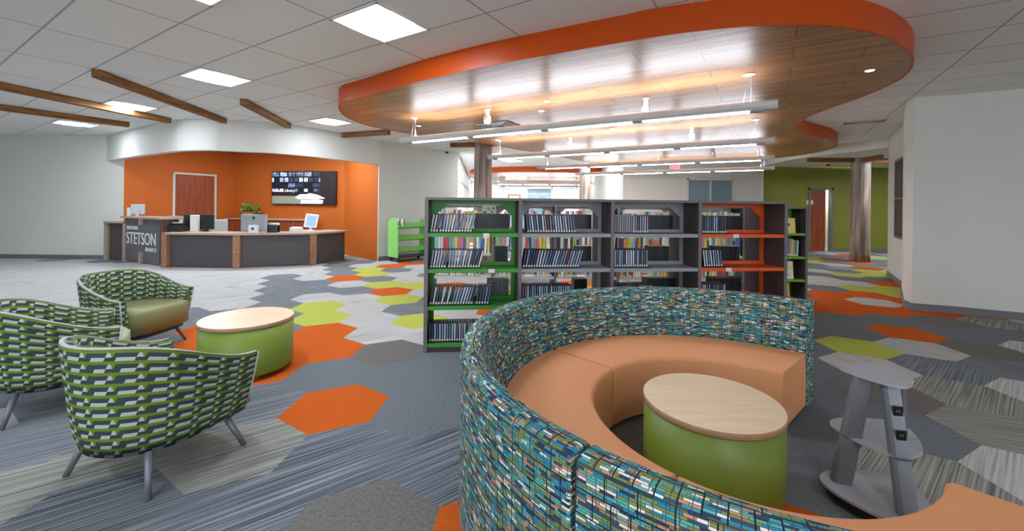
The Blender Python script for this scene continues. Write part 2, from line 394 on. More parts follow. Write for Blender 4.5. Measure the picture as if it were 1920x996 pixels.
# (i, j): column and row of the tile lattice
T('orange', (0,0), (-3,3), (-2,2), (-3,2), (-2,1), (-5,3), (-4,2), (3,-2), (-5,7), (-8,9), (-9,13), (-8,13))
T('lime', (-5,5), (-4,4), (-2,4), (-4,6), (-6,8), (-5,8), (-8,10), (-9,11), (-7,12))
T('slate', (-1,1), (0,1), (1,0), (0,2), (1,1), (2,0), (2,1), (1,2), (3,0), (3,1), (2,2), (4,0))
T('taupe', (2,-2), (-1,2)); T('blue', (1,-1), (2,-1), (1,-2), (3,-1), (0,-2)); T('stone', (0,-1), (-1,-1), (-1,-2)); T('slate_s', (-1,0), (-2,0), (-2,-1), (-3,1), (-4,1), (-3,0), (-6,3), (-6,4), (-7,4), (-4,3))
T('slate_s', (-7,9), (-3,5), (-3,6), (-9,10), (-8,11), (-6,10), (-6,7), (-5,4), (-6,5), (-7,6), (-8,7), (-7,7), (-9,8), (-8,8), (-10,9))
T('light', (-3,4), (-4,5), (-2,3), (-1,3), (-5,6), (-4,7), (-7,8), (-6,9), (-9,9), (-10,10), (-5,9), (-3,7), (-5,10), (-2,5), (-1,4), (-7,10), (-8,12), (-7,11), (-6,11), (-6,6), (0,3))
T('light', *[(i, j) for j in range(5, 12) for i in range(-26, -6) if tiles.get((i, j)) is None and i + .5*j < -3.4 - .16*(j-4)])
Tpx('lime', (1611, 657), (1610, 544), (1670, 556), (1580, 516), (1640, 518), (1625, 507), (1525, 493), (1525, 484), (1640, 483))
Tpx('orange', (1700, 628), (1765, 632), (1610, 592), (1690, 598), (1545, 585), (1740, 604), (1540, 560), (1600, 572), (1545, 543), (1600, 556), (1690, 572), (1630, 533), (1680, 540), (1600, 500), (1560, 487), (1745, 590))
Tpx('light', (1700, 655), (1750, 665), (1645, 571), (1530, 525), (1525, 510)); Tpx('stone', (1640, 690), (1560, 690), (1600, 760), (1700, 740), (1740, 880))
Tpx('slate', (1580, 620), (1540, 640), (1640, 610), (1530, 600), (1730, 612), (1560, 555), (1540, 715), (1700, 790), (1510, 870)); Tpx('taupe', (1670, 745), (1740, 700), (1530, 760))
T('orange', (6,6), (7,6), (8,6), (6,7), (8,7), (9,6), (6,8), (7,8), (8,10), (9,10), (9,9)); T('light', (7,7), (6,11), (6,10), (7,10)); T('lime', (7,9), (8,9), (8,8), (7,12), (8,12)); T('slate', (7,11), (8,11), (9,11), (6,9), (7,5), (8,5), (6,12)); T('lime', (6,3)); T('orange', (7,4)); T('light', (7,3), (6,2)); T('slate_s', (7,2), (8,2)); T('slate', (8,4), (5,4), (6,4), (6,5), (5,3), (5,2), (6,0), (5,0)); T('taupe', (6,1), (8,5), (8,3)); T('stone', (7,1), (7,0), (6,-1)); T('orange', (5,-2), (4,-2)); T('slate', (5,-1), (4,-1), (5,1))
f = MB(); 
for j in range(-10, 52):
    for i in range(-48, 42):
        c = HO + i*h1 + j*h2
        if not (-15 < c.x < 17 and -4.6 < c.y < 29): continue
        k = tiles.get((i, j))
        rr = random.random()
        if k is None and c.x < -3 and rr > .84: rr = .5
        if k is None: k = 'slate' if rr < .22 else 'slate_s' if rr < .42 else 'light' if rr < .62 else 'stone' if rr < .76 else 'taupe' if rr < .84 else 'orange' if rr < .93 else 'lime'
        a = radians(random.choice((38, 38, 38, 98, -22)) if c.x > .2 or c.y > 5 else 38)
        pts = [c + Vector((cos(HR + pi/6 + q*pi/3), sin(HR + pi/6 + q*pi/3), 0))*HS for q in range(6)]
        f.face(pts, [rot2((p.x, p.y), -a) for p in pts], CK.index(k))
fl = f.build('floor', [C_[k] for k in CK]); tag(fl, kind='structure')
s = MB(); s.box((-15, -4.6, -.12), (17, 29, -.004)); tag(s.build('floor', M['base']), kind='structure')
# ---- ceiling
s = MB(); s.box((-15, -4.6, CEIL), (17, 29, CEIL + .1)); tag(s.build('ceiling', M['ceiling']), kind='structure')

def wall(name, pts, z0, z1, m, th=.12, side=1, base=False, basename=None, extra=None):
    """a run of wall along pts, thickened on one side"""
    pts = [Vector((p[0], p[1])) for p in pts]; n = len(pts); nor = []
    for i in range(n):
        d = (pts[min(i+1, n-1)] - pts[max(i-1, 0)]).normalized(); nor.append(Vector((-d.y, d.x)) * side)
    out = [p + q*th for p, q in zip(pts, nor)]
    s = MB()
    rows = []; 
    for i in range(n):
        rows.append([Vector((*pts[i], z0)), Vector((*pts[i], z1)), Vector((*out[i], z1)), Vector((*out[i], z0))])
    V = s.grid(rows, closed_u=True)
    for R in (V[0], V[-1]): s.bm.faces.new(R)
    for ff in s.bm.faces: ff.smooth = False
    o = s.build(name, m); tag(o, kind='structure')
    if base:
        wall(basename, [p - q*.012 for p, q in zip(pts, nor)], 0, .1, M['base'], .0115, side)
    return o
def smooth_curve(P, k=6):
    P = [Vector(p) for p in P]; out = []
    for i in range(len(P)-1):
        p0, p1, p2, p3 = P[max(i-1, 0)], P[i], P[i+1], P[min(i+2, len(P)-1)]
        for q in range(k):
            t = q/k
            out.append(.5*((2*p1) + (p2-p0)*t + (2*p0-5*p1+4*p2-p3)*t*t + (3*p1-p0-3*p2+p3)*t**3))
    out.append(P[-1]); return out

# left wall, curved header over the service desk, orange niche
wall('wall_left', [(-14.9, -4.5), (-14.9, 10.0), (-9.38, 10.0)], 0, CEIL, M['white'], .1, 1, True, 'baseboard_left')
hd = [(199.5, 10.0), (230, 9.35), (275, 8.6), (331, 7.95), (390, 7.8), (430, 7.9), (503, 8.1), (558, 8.45), (585, 8.68), (641, 9.3), (710, 10.25)]
hdp = smooth_curve([(xu(u, y), y) for u, y in hd])
wall('wall_header', hdp, 2.385, CEIL, M['white'], .14, 1)
wall('wall_desk_side', [(xu(710, 10.25), 10.25), (xu(754, 10.9), 10.9), (xu(857, 12.4), 12.4)], 0, CEIL, M['white2'], .03, 1, True, 'baseboard_desk_side')
wall('wall_niche_left', [(-9.385, 10.0), (-8.2, 12.2)], 0, CEIL, M['orange_wall'], .1, 1)
wall('wall_niche_right', [(-8.2, 12.2), (-4.64, 11.5), (xu(710, 10.25)-.012, 10.262)], 0, CEIL, M['orange_wall'], .04, 1)
# middle white wall
MY = 13.6
def holed(name, x0, x1, y, z1, holes, m, th=.12):
    s = MB(); xs = sorted({x0, x1, *[h[0] for h in holes], *[h[1] for h in holes]})
    for a, b in zip(xs[:-1], xs[1:]):
        hs = [h for h in holes if h[0] <= a + 1e-6 and h[1] >= b - 1e-6]; z = 0
        for h in sorted(hs, key=lambda h: h[2]): 
            if h[2] > z: s.box((a, y, z), (b, y+th, h[2]))
            z = h[3]
        if z < z1: s.box((a, y, z), (b, y+th, z1))
    return tag(s.build(name, m), kind='structure')
wx0, wx1 = xu(1288, MY), xu(1377, MY)
holed('wall_middle', xu(1168, MY), xu(1425, MY), MY, CEIL, [(wx0, wx1, .95, 2.36)], M['white2'])
s = MB(); s.box((xu(1168, MY), MY + .12, 0), (xu(1168, MY)+.12, 20, CEIL)); tag(s.build('wall_middle_return', M['white2']), kind='structure')
def window(name, x0, x1, y, z0, z1, fm, pm, mull=1, fw=.05, depth=.12, back=True):
    o = empty(name, (x0, y, z0)); tag(o, kind='structure'); w = x1-x0; h = z1-z0
    s = MB()
    for a in ((0,0,w,fw), (0,h-fw,w,h), (0,0,fw,h), (w-fw,0,w,h)): s.box((a[0], -.02, a[1]), (a[2], depth, a[3]))
    for k in range(mull): c = w*(k+1)/(mull+1); s.box((c-.02, -.01, fw), (c+.02, depth-.02, h-fw))
    s.build('window_frame', fm, o)
    s = MB(); s.box((fw, depth*.5, fw), (w-fw, depth*.5+.008, h-fw)); s.build('pane', pm, o)
    return o
w1 = window('window_1', wx0, wx1, MY, .95, 2.36, M['frame'], M['blueglass'])
s = MB()
for k in range(9): s.box((.06, .085, 1.36 - .05*k - .012), (wx1-wx0-.06, .105, 1.36 - .05*k))
s.build('reflection_slats', M['whiteplastic'], w1)  # white slats stand in for pendant reflections in the window
# green room
GY = 13.35
gd0, gd1 = xu(1530, GY), xu(1578, GY)
holed('wall_green', xu(1425, MY)+.1, 16.5, GY + .35, 2.8, [(gd0, gd1, 0, 2.1)], M['green_wall'])
wall('baseboard_green', [(gd1, GY+.33), (16.5, GY+.33)], 0, .1, M['base'], .012, 1)
hr = smooth_curve([(xu(1664, 8.95), 8.95), (xu(1610, 9.6), 9.6), (xu(1560, 10.1), 10.1), (xu(1520, 10.7), 10.7), (xu(1470, 11.7), 11.7), (xu(1425, 13.5), 13.5)])
s = MB(); s.prism([(p.x+.08, p.y+.03) for p in hr] + [(8.2, 13.68), (16.4, 13.68), (16.4, 9.0)], 2.79, 2.86); tag(s.build('ceiling_green_room', M['white']), kind='structure')
s = MB(); s.box((xu(1425, MY)-.02, MY-.02, 0), (xu(1425, MY)+.1, MY+.12, CEIL)); tag(s.build('trim_1', M['white2']), kind='structure')
# curved header on the right
wall('wall_header_right', smooth_curve([(xu(1664, 8.95), 8.95), (xu(1610, 9.6), 9.6), (xu(1560, 10.1), 10.1), (xu(1520, 10.7), 10.7), (xu(1470, 11.7), 11.7), (xu(1425, 13.5), 13.5)]), 2.755, CEIL, M['white'], .12, -1)
# right wall with the window beyond the near pier
A_ = Vector((xu(1665, 8.9), 8.9)); B_ = Vector((xu(1697, 7.35), 7.35)); Bx = B_ + (B_-A_).normalized()*1.1
wd = (B_-A_).normalized(); wl = (Bx-A_).length
wr = empty('wall_right', (A_.x, A_.y, 0), atan2(wd.y, wd.x)); tag(wr, kind='structure')
s = MB()
q0, q1 = .85, 1.95; zl, zh = .86, 2.38
s.box((0, 0, 0), (q0, .14, CEIL)); s.box((q1, 0, 0), (wl, .14, CEIL)); s.box((q0, 0, 0), (q1, .14, zl)); s.box((q0, 0, zh), (q1, .14, CEIL)); s.build('wall_face', M['white2'], wr)
s = MB(); s.box((0, -.012, 0), (wl, -.0005, .1)); s.build('baseboard', M['base'], wr)
w2 = empty('window_2', A_.to_3d(), atan2(wd.y, wd.x)); tag(w2, kind='structure')
s = MB()
for a in ((q0, zl, q1, zl+.05), (q0, zh-.05, q1, zh), (q0, zl, q0+.05, zh), (q1-.05, zl, q1, zh), (q0, 1.6, q1, 1.64), ((q0+q1)/2-.02, zl, (q0+q1)/2+.02, zh)): s.box((a[0], -.012, a[1]), (a[2], .11, a[3]))
s.build('window_frame', M['greyframe'], w2)
s = MB(); s.box((q0+.05, .07, zl+.05), (q1-.05, .08, zh-.05)); s.build('pane', M['greypane'], w2)
wall('wall_right_pier', [(6.55, 6.95), (xu(1697, 6.02), 6.02), (xu(1712, 5.8), 5.8), (6.05, 5.62), (10.5, 3.0), (10.5, -4.5)], 0, CEIL, M['white'], .12, 1, True, 'baseboard_right')
s = MB(); s.box((10.5, -4.55, 0), (16.5, -4.45, CEIL)); tag(s.build('wall_back_corner', M['white']), kind='structure')
s = MB(); s.box((16.5, -4.5, 0), (16.6, 29, CEIL)); tag(s.build('wall_far_right', M['white']), kind='structure')
# back wall behind the viewer; its unseen windows are added to let in fill light
hs = [(-11 + 5.0*k, -11 + 5.0*k + 2.2, .8, 2.5) for k in range(4)]
holed('wall_back', -14.9, 10.5, -4.6, CEIL, hs, M['white'])
for k, h in enumerate(hs): 
    o = window('window_%d' % (5+k), h[0], h[1], -4.6, h[2], h[3], M['frame'], M['paper']); [bpy.data.objects.remove(c) for c in list(o.children) if c.name.startswith('pane')]
# far room: glazed side wall, far wall
FY = 27.0
s = MB(); s.box((-6, FY, 0), (16.5, FY+.1, CEIL)); tag(s.build('wall_far', M['white']), kind='structure')
g0 = Vector((xu(857, 12.4)-.05, 12.5)); g1 = Vector((-2.75, FY)); gd = (g1-g0).normalized()
w3 = empty('window_3', g0.to_3d(), atan2(gd.y, gd.x)); tag(w3, kind='structure'); gl = (g1-g0).length
s = MB()
for k in range(9): s.box((gl*k/8-.04, -.05, .0), (gl*k/8+.04, .05, CEIL))
for z in (0, .9, 2.2, CEIL-.1): s.box((0, -.05, z), (gl, .05, z+.08))
s.build('window_frame', M['frame'], w3)
M['daypane'] = emis('daylight_glow_pane', (236, 244, 250), .2)  # the pane itself glows in place of daylight from outside
s = MB(); s.box((.04, .0, .08), (gl-.04, .01, CEIL-.1)); s.build('pane', M['daypane'], w3)
fw0, fw1 = xu(988, FY-.2), xu(1034, FY-.2)
window('window_4', fw0, fw1, FY-.1, .9, 2.55, M['frame'], M['blueglass'], 0)

# ---- doors
def orange_door():
    p0 = Vector((-8.94, 10.89)); p1 = Vector((-8.43, 11.78)); d = (p1-p0).normalized(); w = (p1-p0).length
    o = empty('door_1', (p0.x + d.y*.0, p0.y, 0), atan2(d.y, d.x)); tag(o, kind='structure')
    s = MB()
    for a in ((0, 0, .05, 2.19), (w-.05, 0, w, 2.19), (0, 2.14, w, 2.19)): s.box((a[0], -.06, a[1]), (a[2], -.001, a[3]))
    s.build('door_frame', M['frame'], o)
    s = MB(); s.box((.05, -.035, .01), (w-.05, -.002, 2.14)); s.build('door_leaf', M['door'], o)
    s = MB(); s.tube([(w-.12, -.04, 1.0), (w-.12, -.1, 1.0), (w-.24, -.1, 1.0)], .011); s.build('handle', M['steel'], o)
orange_door()
o = empty('door_2', (gd0, GY+.35, 0)); tag(o, kind='structure'); w = gd1-gd0
s = MB()
for a in ((0, 0, .06, 2.1), (w-.06, 0, w, 2.1), (0, 2.04, w, 2.1)): s.box((a[0], -.03, a[1]), (a[2], .14, a[3]))
s.build('door_frame', M['greyframe'], o)
s = MB(); s.box((.06, .0, .012), (.06+w*.62, .04, 2.04), Matrix.Translation((.0, .0, 0))); s.build('door_leaf', M['door'], o)
s = MB(); s.box((-.1, .9, 0), (w+.9, .95, 2.6)); tag(s.build('wall_behind_door', M['white'], o))

# ================================================================= CEILING CLOUD
C1 = [(636,205),(640,192),(668,186),(717,173),(781,155),(862,136),(943,119.5),(1040,103),(1137,86),(1240,69),(1290,62),(1381,53),(1471,48),(1562,50),(1622,59),(1667,74),(1697,93),(1709,111),(1706,130),(1688,148),(1652,166),(1607,185),(1562,200),(1516,218),(1497,229),(1488,238),(1501,249),(1531,256),(1555,262),(1572,271),(1561,279),(1516,289),(1456,297),(1300,306),(1169,310),(1094,302.5),(1055,295),(980,282),(927,272),(870,264),(802,256),(740,246),(690,236),(650,221)]
def chaikin(P, n=2):
    for _ in range(n):
        Q = []
        for i in range(len(P)):
            a, b = P[i], P[(i+1) % len(P)]; Q += [a*.75+b*.25, a*.25+b*.75]
        P = Q
    return P
def cloud(name, P, z0, label):
    c = sum(P, Vector((0, 0)))/len(P); L = [p-c for p in P]
    o = empty(name, (c.x, c.y, z0), 0, label, 'ceiling panel')
    # wooden soffit (keeps world directions in its material through an offset in the mapping)
    s = MB(); s.prism([(p.x, p.y) for p in L], .004, .03); so = s.build('wood_soffit', M['cloud'], o)
    s = MB(); n = len(L); out = []; inn = []
    area = sum(L[k].x*L[(k+1) % n].y-L[(k+1) % n].x*L[k].y for k in range(n)); sg_ = 1 if area > 0 else -1
    for i in range(n):
        d = (L[(i+1) % n]-L[i-1]).normalized(); q = Vector((d.y, -d.x))*sg_
        out.append(L[i] + q*.022); inn.append(L[i] + q*.002)
    h_ = CEIL-z0-.001
    s.grid([[Vector((*p, 0)) for p in out], [Vector((*p, h_)) for p in out]], closed_u=True)
    s.grid([[Vector((*p, 0)) for p in inn], [Vector((*p, .0)) for p in out]], closed_u=True)
    s.grid([[Vector((*p, h_)) for p in inn], [Vector((*p, 0)) for p in inn]], closed_u=True)
    s.build('fascia', M['fascia'], o)
    return o
P1 = chaikin([at(u, v, SOFFIT).to_2d() for u, v in C1], 2)
cloud('ceiling_cloud', P1, SOFFIT, 'large curved ceiling cloud with orange rim and walnut soffit above the shelves and sofa')
P2 = chaikin([Vector(p) for p in [(-1.7, 17.6), (0, 16.6), (2, 16.5), (4, 17.0), (6.5, 18), (8, 20), (7.5, 23), (5, 24.5), (1, 24.5), (-1.6, 22.8), (-2.1, 20)]], 3)
cloud('ceiling_cloud', P2, SOFFIT, 'distant curved ceiling cloud with orange rim beyond the timber columns')

ONES = 'first second third fourth fifth sixth seventh eighth ninth tenth eleventh twelfth thirteenth fourteenth fifteenth sixteenth seventeenth eighteenth nineteenth'.split()
def nth(n):
    if n <= 19: return ONES[n-1]
    t, o_ = divmod(n, 10); T_ = ['twenty', 'thirty', 'forty', 'fifty', 'sixty', 'seventy', 'eighty', 'ninety'][t-2] if t < 10 else 'hundred'
    if t >= 10: return 'hundred-and-' + nth(n-100) if n > 100 else 'hundredth'
    return T_[:-1] + 'ieth' if o_ == 0 else T_ + '-' + ONES[o_-1]
# ---- linear pendants
def pendant(loc, rz, length, label, nseg=4, z=2.37):
    o = empty('pendant_light', (loc[0], loc[1], z), rz, label, 'pendant light', 'linear pendants under the wooden ceiling cloud')
    s = MB(); L = length
    prof = [(-.062, .04), (-.066, .075), (-.034, .1), (.034, .1), (.066, .075), (.062, .04), (.036, .012), (-.036, .012)]
    rows = [[Vector((x, y, zz)) for y, zz in prof] for x in (0, L)]
    V = s.grid(rows, closed_u=True); [s.bm.faces.new(R) for R in V]
    for ff in s.bm.faces: ff.smooth = False
    s.build('housing', M['pendant'], o)
    for k in range(nseg):
        a = .18 + (L-.36)*k/nseg + .06; b = .18 + (L-.36)*(k+1)/nseg - .06
        s = MB(); s.box((a, -.026, -.002), (b, .026, .0115), bevel=.004); s.build('diffuser', M['tube'], o)
        s = MB(); s.box((a, -.025, .0965), (b, .025, .1004)); s.build('uplight_lens', M['tube_up'], o)
    for k in range(nseg+1):
        x = .18 + (L-.36)*k/nseg; s = MB(); s.box((x-.058, -.03, -.004), (x+.058, .03, .0118), bevel=.003); s.build('joint_cover', M['joint'], o)
    for x in (.25, L-.25):
        s = MB(); s.tube([(x-.05, 0, .1), (x, 0, SOFFIT-z-.012)], .0014, 6); s.tube([(x+.05, 0, .1), (x, 0, SOFFIT-z-.012)], .0014, 6)
        s.tube([(x+.02, 0, .1), (x+.02, .012, SOFFIT-z-.012)], .003, 6); s.build('suspension_cable', M['whiteplastic'], o)
        s = MB(); s.lathe([(.01, -.012), (.055, -.006), (.06, .0)], 20, (x, 0, SOFFIT-z)); s.build('canopy', M['whiteplastic'], o)
    return o
pl = [((-1.72, 6.6), 5.06, 'nearest linear pendant light, spanning from the left cloud edge to above the sofa'),
      ((-.42, 8.6), 5.12, 'second nearest linear pendant light over the shelves'),
      ((.67, 10.93), 5.3, 'third linear pendant light behind the second one'),
      ((2.02, 13.0), 5.25, 'farthest linear pendant light of the front cloud')]
RA = (Vector((2.6, 4.07)) - Vector((-1.72, 6.6))); RZ = atan2(RA.y, RA.x)
ends = [Vector((2.6, 4.07)), Vector((3.92, 6.2)), Vector((5.25, 8.3)), Vector((6.58, 10.4))]
for (l0, L, lab), e in zip(pl, ends):
    st = e - Vector((cos(RZ), sin(RZ)))*L
    pendant(st, RZ, L, lab)
for (x, y, L, lab) in ((-.9, 19.0, 5.2, 'distant linear pendant light under the far orange-rimmed cloud, nearer one'), (-.6, 21.8, 5.4, 'distant linear pendant light under the far orange-rimmed cloud, farther one')):
    pendant((x, y), radians(-4), L, lab, 4)

# ---- troffers in the tile grid: lower corner (i, j) in grid units, 1 x .5 cell
def troffer(i, j, label):
    c = GO + EP*(i+.5) + EQ*(j+.25)
    o = empty('ceiling_light', (c.x, c.y, CEIL-.012), -TH, label, 'ceiling light', 'square recessed ceiling lights')
    h = .3
    s = MB()
    for a in ((-h, -h, h, -h+.02), (-h, h-.02, h, h), (-h, -h, -h+.02, h), (h-.02, -h, h, h)): s.box((a[0], a[1], 0), (a[2], a[3], .0115))
    s.build('frame', M['whiteplastic'], o)
    s = MB(); s.box((-h+.02, -.125, .002), (h-.02, .125, .0105)); s.build('diffuser', M['troffer'], o)
    for sg in (-1, 1):
        s = MB(); a, b = sorted((sg*.126, sg*(h-.021))); s.box((-h+.021, a, .006), (h-.021, b, .0108)); s.build('reflector', M['troffer_side'], o)
    return o
for i, j, lab in ((1, 2, 'square recessed ceiling light left of the orange cloud rim, largest one in view'),
                  (1, -.5, 'square recessed ceiling light right of the long timber beam'),
                  (1, -3, 'square recessed ceiling light partly behind the second timber beam'),
                  (5, -1.5, 'square recessed ceiling light beside the left tip of the orange cloud'),
                  (-1, 1.5, 'square recessed ceiling light cut by the top edge of the picture'),
                  (1, -5.5, 'square recessed ceiling light at the left edge behind the timber beams')):
    troffer(i, j, lab)
for k, (i, j) in enumerate(((-9, 2), (-9, -.5), (-9, 4.5), (-5, -2.5), (-9, 7), (-4, 8), (-1, 10.5), (3, 10.5), (-5, -5), (1, 13), (-3, 5.5), (-5, 2.5), (-6, 10))):
    troffer(i, j, '%s added square fill light in the ceiling, out of view' % nth(k+1))  # unseen troffers, added to brighten the room around the viewer
def square_light(x, y, z, label):
    o = empty('ceiling_light', (x, y, z-.012), -TH, label, 'ceiling light', 'square recessed ceiling lights'); h = .3
    s = MB()
    for a in ((-h, -h, h, -h+.02), (-h, h-.02, h, h), (-h, -h, -h+.02, h), (h-.02, -h, h, h)): s.box((a[0], a[1], 0), (a[2], a[3], .0115))
    s.build('frame', M['whiteplastic'], o)
    s = MB(); s.box((-h+.021, -h+.021, .003), (h-.021, h-.021, .0105)); s.build('diffuser', M['troffer'], o)
for x, y, q in ((10.2, 10.4, 'nearest the header'), (13, 11.0, 'farthest right')): square_light(x, y, 2.79, 'added square fill light in the ceiling of the olive green area, '+q)  # added to brighten the green room
square_light(xu(1560, 13.8), 14.22, 2.6, 'added square fill light above the bright gap beside the ajar reddish door')  # added to light the space behind the ajar door
for x, y, q in ((-7.0, 9.7, 'left one'), (-4.7, 10.1, 'right one')): square_light(x, y, CEIL, 'square light in the ceiling of the orange desk niche, '+q)
for k, (x, y) in enumerate(((0, 14.5), (3, 15.2), (1, 25.6), (5, 25.6), (-2.0, 25.4), (9, 17), (9, 22), (-.5, 12.9), (3, 25.4))): square_light(x, y, CEIL, '%s added distant square fill light around the far orange-rimmed cloud' % ['nearer left', 'nearer right', 'rear left', 'rear right', 'farthest left', 'side near', 'side far', 'nearest', 'rear middle'][k])  # added to brighten the far room

# ---- small ceiling fittings
def canister(p, label, g='white cylinder fittings on the wooden cloud'):
    o = empty('cylinder_spotlight', (p.x, p.y, SOFFIT-.2), 0, label, 'ceiling fitting', g)
    s = MB(); s.lathe([(.03, 0), (.045, .004), (.05, .05), (.05, .1), (.044, .104)], 20); s.build('shade', M['whiteplastic'], o)
    s = MB(); s.lathe([(.032, .104), (.032, .2)], 16); s.lathe([(.05, .195), (.05, .2)], 16); s.build('stem', M['whiteplastic'], o)
for u, v, lab in ((914, 205, 'white cylinder ceiling fitting beside the square air vent'), (1211, 185, 'white cylinder ceiling fitting above the nearest pendant, at centre'),
                  (1297, 240, 'grey white cylinder ceiling fitting between first and second pendants'), (1070, 258, 'small white cylinder ceiling fitting above the second pendant, left'),
                  (1160, 290, 'small far white cylinder ceiling fitting between the third and second pendants, left'), (1337, 285, 'small far white cylinder ceiling fitting behind the second pendant, right')):
    canister(at(u, v, SOFFIT), lab)
def disc(p, z, r, label):
    o = empty('recessed_downlight', (p.x, p.y, z), 0, label, 'downlight', 'round downlights in the cloud')
    s = MB(); s.lathe([(r*.8, -.003), (r, -.004), (r*1.02, 0)], 24); s.build('trim_ring', M['whiteplastic'], o)
    s = MB(); s.lathe([(.001, -.005), (r*.78, -.005), (r*.78, -.0035)], 24); s.build('lens', M['downlight'], o)
for u, v, lab in ((1631, 132, 'round downlight in the right lobe of the wooden cloud'), (1025, 190, 'round downlight at the middle of the cloud, nearer of a pair'), (1015, 208, 'round downlight at the middle of the cloud, farther of a pair'),
                  (785, 236, 'round downlight near the left end of the nearest pendant'), (932, 262, 'round downlight beside the big timber column'), (1148, 241, 'round downlight between the first and second pendants'), (1021, 283, 'round downlight above the second pendant left part'), (1235, 297, 'round downlight above the third pendant')):
    disc(at(u, v, SOFFIT), SOFFIT, .045, lab)
def vent(c, z, sx, sy, rz, label):
    o = empty('air_vent', (c.x, c.y, z-.012), rz, label, 'air vent')
    s = MB()
    for k in range(4):
        a, b = sx*(1-k*.22), sy*(1-k*.22); t = .018
        for q in ((-a, -b, a, -b+t), (-a, b-t, a, b), (-a, -b, -a+t, b), (a-t, -b, a, b)): s.box((q[0], q[1], .0), (q[2], q[3], .009))
    s.build('louvre', M['vent'], o)
    s = MB(); s.box((-sx, -sy, .009), (sx, sy, .0115)); s.build('backing', M['ventdark'], o)
vent(at(938, 236, SOFFIT), SOFFIT, .3, .3, -TH, 'square white air vent in the wooden cloud beside the timber column')
vent(at(1620, 229, CEIL), CEIL, .3, .12, -TH+pi/2*0, 'rectangular air vent in the white ceiling near the right wall')
def dome(p, label, body='black'):
    o = empty('security_camera', p, 0, label, 'security camera')
    s = MB(); s.lathe([(.075, 0), (.08, -.03), (.065, -.045)][::-1], 24); s.build('housing', M['whiteplastic'], o)
    s = MB(); s.lathe([(.001, -.1), (.03, -.092), (.05, -.07), (.056, -.046)], 24); s.build('dome', M[body], o)
p = aty(838, 284, 11.9); dome((p.x, p.y, CEIL), 'black dome security camera under the ceiling by the left wall end')
p = aty(1553, 312, 12.4); dome((p.x, p.y, 2.79), 'dome security camera on the ceiling of the olive green area')

# ---- timber beams
def beam(a, b, label, w=.1, h=.1, za=CEIL):
    a = Vector(a); b = Vector(b); d = b-a; L = d.length
    s = MB(); s.box((0, -w/2, -h), (L, w/2, 0), bevel=.008)
    o = s.build('timber_beam', M['beam']); o.location = (a.x, a.y, za-.001); o.rotation_euler = (0, 0, atan2(d.y, d.x))
    return tag(o, label, 'beam', 'rough timber beams under the ceiling')
beam((-4.99, 4.95), (-5.40, 7.75), 'longest rough timber beam on the ceiling at the left')
beam((-7.1, 4.3), (-6.45, 7.78), 'timber beam on the ceiling left of the longest beam')
beam((-8.8, 6.2), (-7.65, 8.25), 'leftmost short timber beam on the ceiling')
beam((-4.09, 6.28), (-4.44, 8.2), 'timber beam on the ceiling right of the longest beam')
beam((-3.78, 9.22), (-2.62, 8.78), 'small timber beam touching the left tip of the orange cloud')

def column(p, r, label, struts=(), htop=CEIL, lobes=0):
    o = empty('timber_column', (p.x, p.y, 0), 0, label, 'column')
    s = MB(); rows = []
    for k in range(14):
        z = (htop-.002)*k/13
        rows.append([Vector((cos(t)*rr, sin(t)*rr, z)) for t in [2*pi*q/40 for q in range(40)] for rr in [r*(1 + (.16*abs(cos(t*lobes/2)) - .08 if lobes else 0) + .015*sin(3*t+z*1.3) + .01*sin(7*t-z*2))*(1.05-.05*k/13)]])
    V = s.grid(rows, closed_u=True); [s.bm.faces.new(R) for R in (V[0], V[-1])]; s.build('trunk', M['column'], o)
    for a, L in struts:
        s = MB(); s.box((r*.5, -.05, htop-.11), (L, .05, htop-.002), Matrix.Rotation(a, 4, 'Z')); s.build('strut', M['beam'], o)
col_p = Vector((xu(905, 10.4), 10.4, 0)); column(col_p, .22, 'thick timber column standing behind the green shelf bay', ((radians(170), .85), (radians(-35), .6)), CEIL)
column(Vector((xu(1096, 15.8), 15.8, 0)), .2, 'smaller timber column far behind the grey shelf bays', ())
column(Vector((xu(1613, 11.2), 11.2, 0)), .2, 'silvery lobed timber column in front of the olive wall', ((radians(178), 1.4), (radians(2), 1.2), (radians(-95), .7), (radians(60), .7)), 2.79, 2)

# ---- exit sign
ep = aty(1266, 311, 12.6); o = empty('exit_sign', (ep.x, ep.y, ep.z-.1), 0, 'red EXIT sign hanging near the middle white wall', 'sign')
s = MB(); s.box((-.155, 0, 0), (.155, .03, .2), bevel=.006); s.build('housing', M['whiteplastic'], o)
s = MB(); s.box((-.145, -.003, .012), (.145, .001, .188)); s.build('face_plate', M['exit_body'], o)
text('lettering', 'EXIT', (.24, .13), M['exit_red'], o, Matrix.Translation((-.12, -.003, .035)) @ Matrix.Rotation(pi/2, 4, 'X'), .003)
s = MB(); s.tube([(0, .015, .2), (0, .015, CEIL-ep.z+.099)], .01); s.build('stem', M['whiteplastic'], o)

